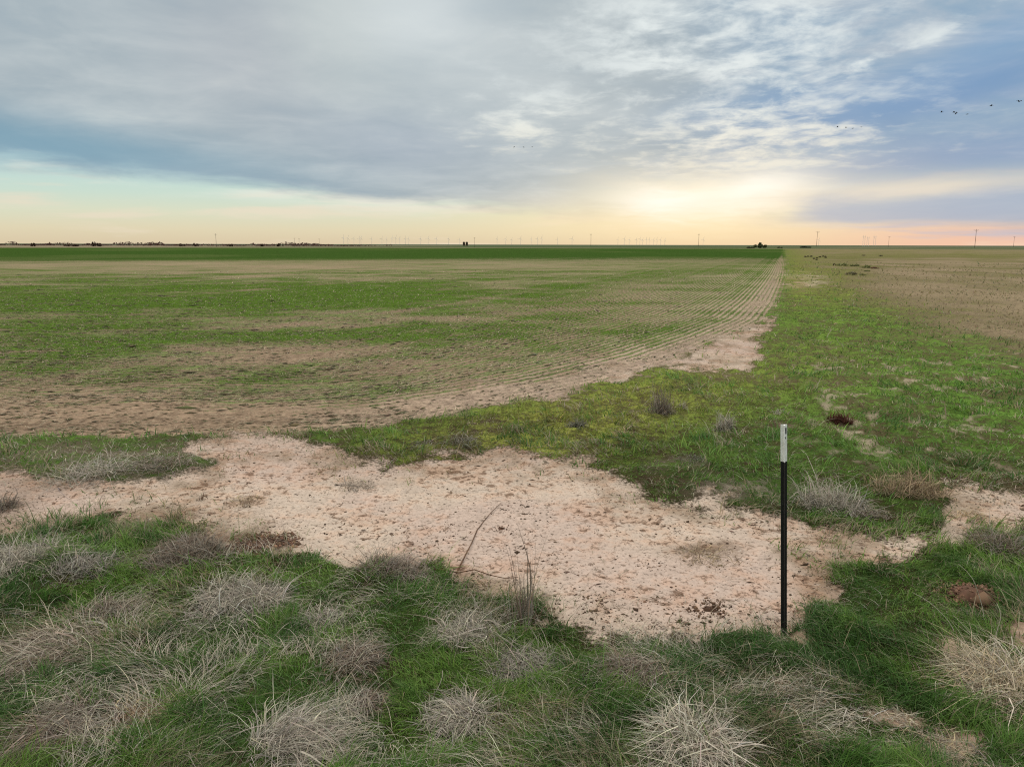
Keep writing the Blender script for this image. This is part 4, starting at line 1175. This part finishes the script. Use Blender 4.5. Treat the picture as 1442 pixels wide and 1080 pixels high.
M_POLE = mat_noisy('weathered_pole', lin(74, 62, 54, .7), lin(104, 90, 78, .7), 2)
M_TURB = mat_noisy('turbine_paint', lin(225, 220, 214, .85), lin(232, 226, 220, .85), .1, .5)
ph = 10.5
pole_me = join_boxes('pole', [((0, 0, -1), (0, 0, ph), .13, .085)], M_POLE)
arm_me = join_boxes('crossarm', [((-1.25, .12, ph - .7), (1.25, .12, ph - .7), .05, .05), ((-.6, .14, ph - .75), (0, .14, ph - 1.5), .03, .03), ((.6, .14, ph - .75), (0, .14, ph - 1.5), .03, .03)], M_POLE)
ins_me = join_boxes('insulator', [((0, .16, ph - .63), (0, .16, ph - .38), .06, .04)], M_POLE)


def utility_pole(label, px, py_top, py_base, group):
    a = at(px, py_base); d = math.hypot(a[0], a[1])
    h = (py_base - py_top) / F_PX * d / math.cos(0)
    root = bpy.data.objects.new('utility_pole', None); C.objects.link(root); root.location = (a[0], a[1], 0)
    root.scale = (1, 1, 1); s = h / ph; root.scale = (s, s, s)
    root.rotation_euler = (R(random.uniform(-1, 1)), R(random.uniform(-1.2, 1.2)), -math.atan2(a[0], a[1]) + R(random.uniform(-50, 50)))
    tag(root, label, 'utility pole', group)
    for me, nm in ((pole_me, 'pole'), (arm_me, 'crossarm')):
        o = bpy.data.objects.new(nm, me); C.objects.link(o); o.parent = root
    for x in (-1.15, 0, 1.15):
        o = bpy.data.objects.new('insulator', ins_me); C.objects.link(o); o.parent = root; o.location.x = x


GP = 'utility poles standing along the far side of the plain'
for lb, px, t, b in (('tall pole above the left brush line', 305, 331, 348), ('short pole right of the thick end of the brush line', 415, 336, 348), ('short pole beside its twin right of the brush line', 421.5, 336.5, 348),
                     ('lone short pole beyond the thin end of the brush line', 450, 337, 347.6), ('pole with its foot in the green strip right of the two dark tanks', 668, 335, 349), ('thin tall pole near the middle of the horizon', 832, 330, 346.8),
                     ('leaning tall pole left of the far dark tree', 983.5, 330.5, 347), ('slim pole above the flat dark thicket right of the track', 1149.5, 328, 347.4), ('pole between the paired pylons and the tallest right pole', 1251, 335, 348),
                     ('tallest pole on the right horizon', 1372.5, 327.5, 349), ('faint pole close to the right frame edge', 1427, 336, 348)):
    utility_pole(lb, px, t, b, GP)

# two-legged pylons
pm = join_boxes('pylon', [((-3.2, 0, -1), (-3.2, 0, 20), .22, .16), ((3.2, 0, -1), (3.2, 0, 20), .22, .16), ((-6, 0, 17), (6, 0, 17), .14, .14), ((-3.2, 0, 12), (3.2, 0, 17), .07, .07), ((3.2, 0, 12), (-3.2, 0, 17), .07, .07)], M_TURB)
for lb, px, t in (('two legged pylon, left of the three faint pylons', 1216, 333.5), ('two legged pylon in the middle of the three faint pylons', 1221.5, 335), ('two legged pylon, right of the three faint pylons', 1231, 333.5)):
    a = at(px, 347.2); d = math.hypot(a[0], a[1]); s = (347.2 - t) / F_PX * d / 20
    o = bpy.data.objects.new('power_pylon', pm); C.objects.link(o); o.location = (a[0], a[1], 0); o.scale = (s, s, s); o.rotation_euler.z = R(60) - math.atan2(a[0], a[1])
    tag(o, lb, 'pylon', 'faint two legged pylons on the right horizon')


def turbine_mesh():
    parts = [((0, 0, -2), (0, 0, 80), 1.7, 1.0), ((0, -3, 81.5), (0, 6, 81.5), 1.8, 1.6), ((0, -4.6, 81.5), (0, -3, 81.5), .5, 1.4)]
    for k in range(3):
        a = R(20 + 120 * k); dx_, dz_ = math.sin(a), math.cos(a)
        parts.append(((dx_ * 1.2, -4, 81.5 + dz_ * 1.2), (dx_ * 12, -4, 81.5 + dz_ * 12), .8, 1.4)); parts.append(((dx_ * 12, -4, 81.5 + dz_ * 12), (dx_ * 44, -4.4, 81.5 + dz_ * 44), 1.4, .25))
    return join_boxes('wind_turbine', parts, M_TURB)


tm = [turbine_mesh()]
for px in (484, 490, 498.5, 506, 508.5, 523.5, 538, 544, 552, 557.5, 563, 571, 575, 592, 603, 614.5, 631.5, 647, 700, 712, 720.5, 733, 748, 757, 763, 785, 805.5, 870, 879, 886, 896, 901, 904.5, 910, 914, 920, 925, 930, 936, 1152.5, 990):
    top = 336.5 + random.uniform(-.8, 1.4) + (1.2 if px > 908 and px < 950 else 0)
    d = 81.5 / ((345.0 - top) / F_PX)
    r = ray(px, 345.0)
    o = bpy.data.objects.new('wind_turbine', tm[0]); C.objects.link(o)
    o.location = (r[0] / r[1] * d, d, 0); o.rotation_euler = (0, 0, -math.atan2(r[0], r[1]) + R(random.uniform(-60, 60)))
    tag(o, 'tiny pale wind turbine standing far off on the horizon', 'wind turbine', 'wind turbines along the horizon')


def tank(label, px):
    a = at(px, 346.3); d = 1300.0; r = ray(px, 345); x = r[0] / r[1] * d
    root = bpy.data.objects.new('storage_tank', None); C.objects.link(root); root.location = (x, d, 0)
    tag(root, label, 'storage tank', 'pair of dark tanks on the horizon')
    mt = bpy.data.materials.get('tank_steel') or mat_noisy('tank_steel', lin(66, 58, 40, .7), lin(84, 74, 54, .7), .5, .6)
    me = join_boxes('wall', [((0, 0, -.5), (0, 0, 6.2), 2.0, 2.0)], mt); o = bpy.data.objects.new('wall', me); C.objects.link(o); o.parent = root
    me = join_boxes('roof', [((0, 0, 6.2), (0, 0, 7.2), 2.1, .3)], mt); o = bpy.data.objects.new('roof', me); C.objects.link(o); o.parent = root


tank('dark upright tank on the horizon, left one of the pair', 653.3)
tank('dark upright tank on the horizon, right one of the pair', 657.4)

# ------------------------------------------------------------------ birds
def bird_mesh(flap):
    """one continuous body: neck, trunk, tail and two bent wings"""
    prof = [(-.62, .008, .05), (-.5, .03, .05), (-.34, .025, .03), (-.2, .06, .0), (0, .10, 0), (.22, .08, 0), (.36, .04, .0), (.5, .06, .01), (.66, .005, .02)]
    V, F = [], []
    for y, r, z in prof:
        for k in range(8):
            a = k * math.pi / 4; V.append((math.cos(a) * r * (1.6 if y > .45 else 1), y, z + math.sin(a) * r * (.3 if y > .45 else 1)))
    for i in range(len(prof) - 1):
        F += [(i * 8 + k, i * 8 + (k + 1) % 8, i * 8 + 8 + (k + 1) % 8, i * 8 + 8 + k) for k in range(8)]
    F += [tuple(range(7, -1, -1)), tuple(len(prof) * 8 - 8 + k for k in range(8))]
    for s in (-1, 1):
        o = len(V)
        for x, c0, c1, z in ((.04, -.14, .2, .03), (.35, -.18, .2, .03 + flap * .18), (.65, -.12, .2, .03 + flap * .22), (.98, .06, .2, .03 + flap * .1)):
            V += [(s * x, c0, z - .012), (s * x, c1, z - .004), (s * x, c1, z + .004), (s * x, c0, z + .022)]
        for i in range(3):
            F += [(o + i * 4 + k, o + i * 4 + (k + 1) % 4, o + i * 4 + 4 + (k + 1) % 4, o + i * 4 + 4 + k) for k in range(4)]
        F += [(o, o + 1, o + 2, o + 3), (o + 12, o + 15, o + 14, o + 13)]
    me = bpy.data.meshes.new('bird'); me.from_pydata(V, [], F); me.materials.append(M_BIRD)
    return me


M_BIRD = mat_noisy('plumage', lin(44, 46, 48, .5), lin(60, 62, 64, .5), 6)
bm = [bird_mesh(f) for f in (1.0, -.8, .3, 1.6)]
k = 0
for lb, grp, sc, spots in (('small dark bird in the trio flying over the middle of the plain', 'trio of birds over the middle of the plain', 1.0, ((724, 207.6), (737.5, 207.4), (749.5, 207.2))),
                       ('small dark bird in the line of four flying left of the larger flock', 'line of four birds in the right sky', 1.15, ((1179.5, 179.2), (1191.5, 180), (1201, 181), (1213.2, 179.3))),
                       ('dark bird in the string of birds nearest the upper right frame edge', 'string of birds in the upper right sky', 1.6, ((1326, 158.3), (1343.5, 158.5), (1346.5, 159.5), (1362, 161.2)))):
    for px, py in spots:
        d = 300.0; r = ray(px, py); t = d / r[1]; p = r * t + np.array([0, 0, CAM_H])
        o = bpy.data.objects.new('bird', bm[k % 4]); C.objects.link(o); k += 1
        o.location = p; o.scale = (sc * .72,) * 3; o.rotation_euler = (R(random.uniform(-8, 8)), R(random.uniform(-14, 14)), R(random.uniform(40, 120)))
        tag(o, lb, 'bird', grp)
for lb, px, py, z in (('lone dark bird right of the string of birds in the upper right sky', 1396, 149.4, 70), ('dark bird with raised wings at the upper right frame edge', 1435.3, 143.5, 10)):
    d = 260.0; r = ray(px, py); t = d / r[1]
    o = bpy.data.objects.new('bird', bm[3 if z == 10 else 0]); C.objects.link(o); o.location = r * t + np.array([0, 0, CAM_H]); o.scale = (1.1,) * 3; o.rotation_euler = (0, 0, R(z))
    tag(o, lb, 'bird')
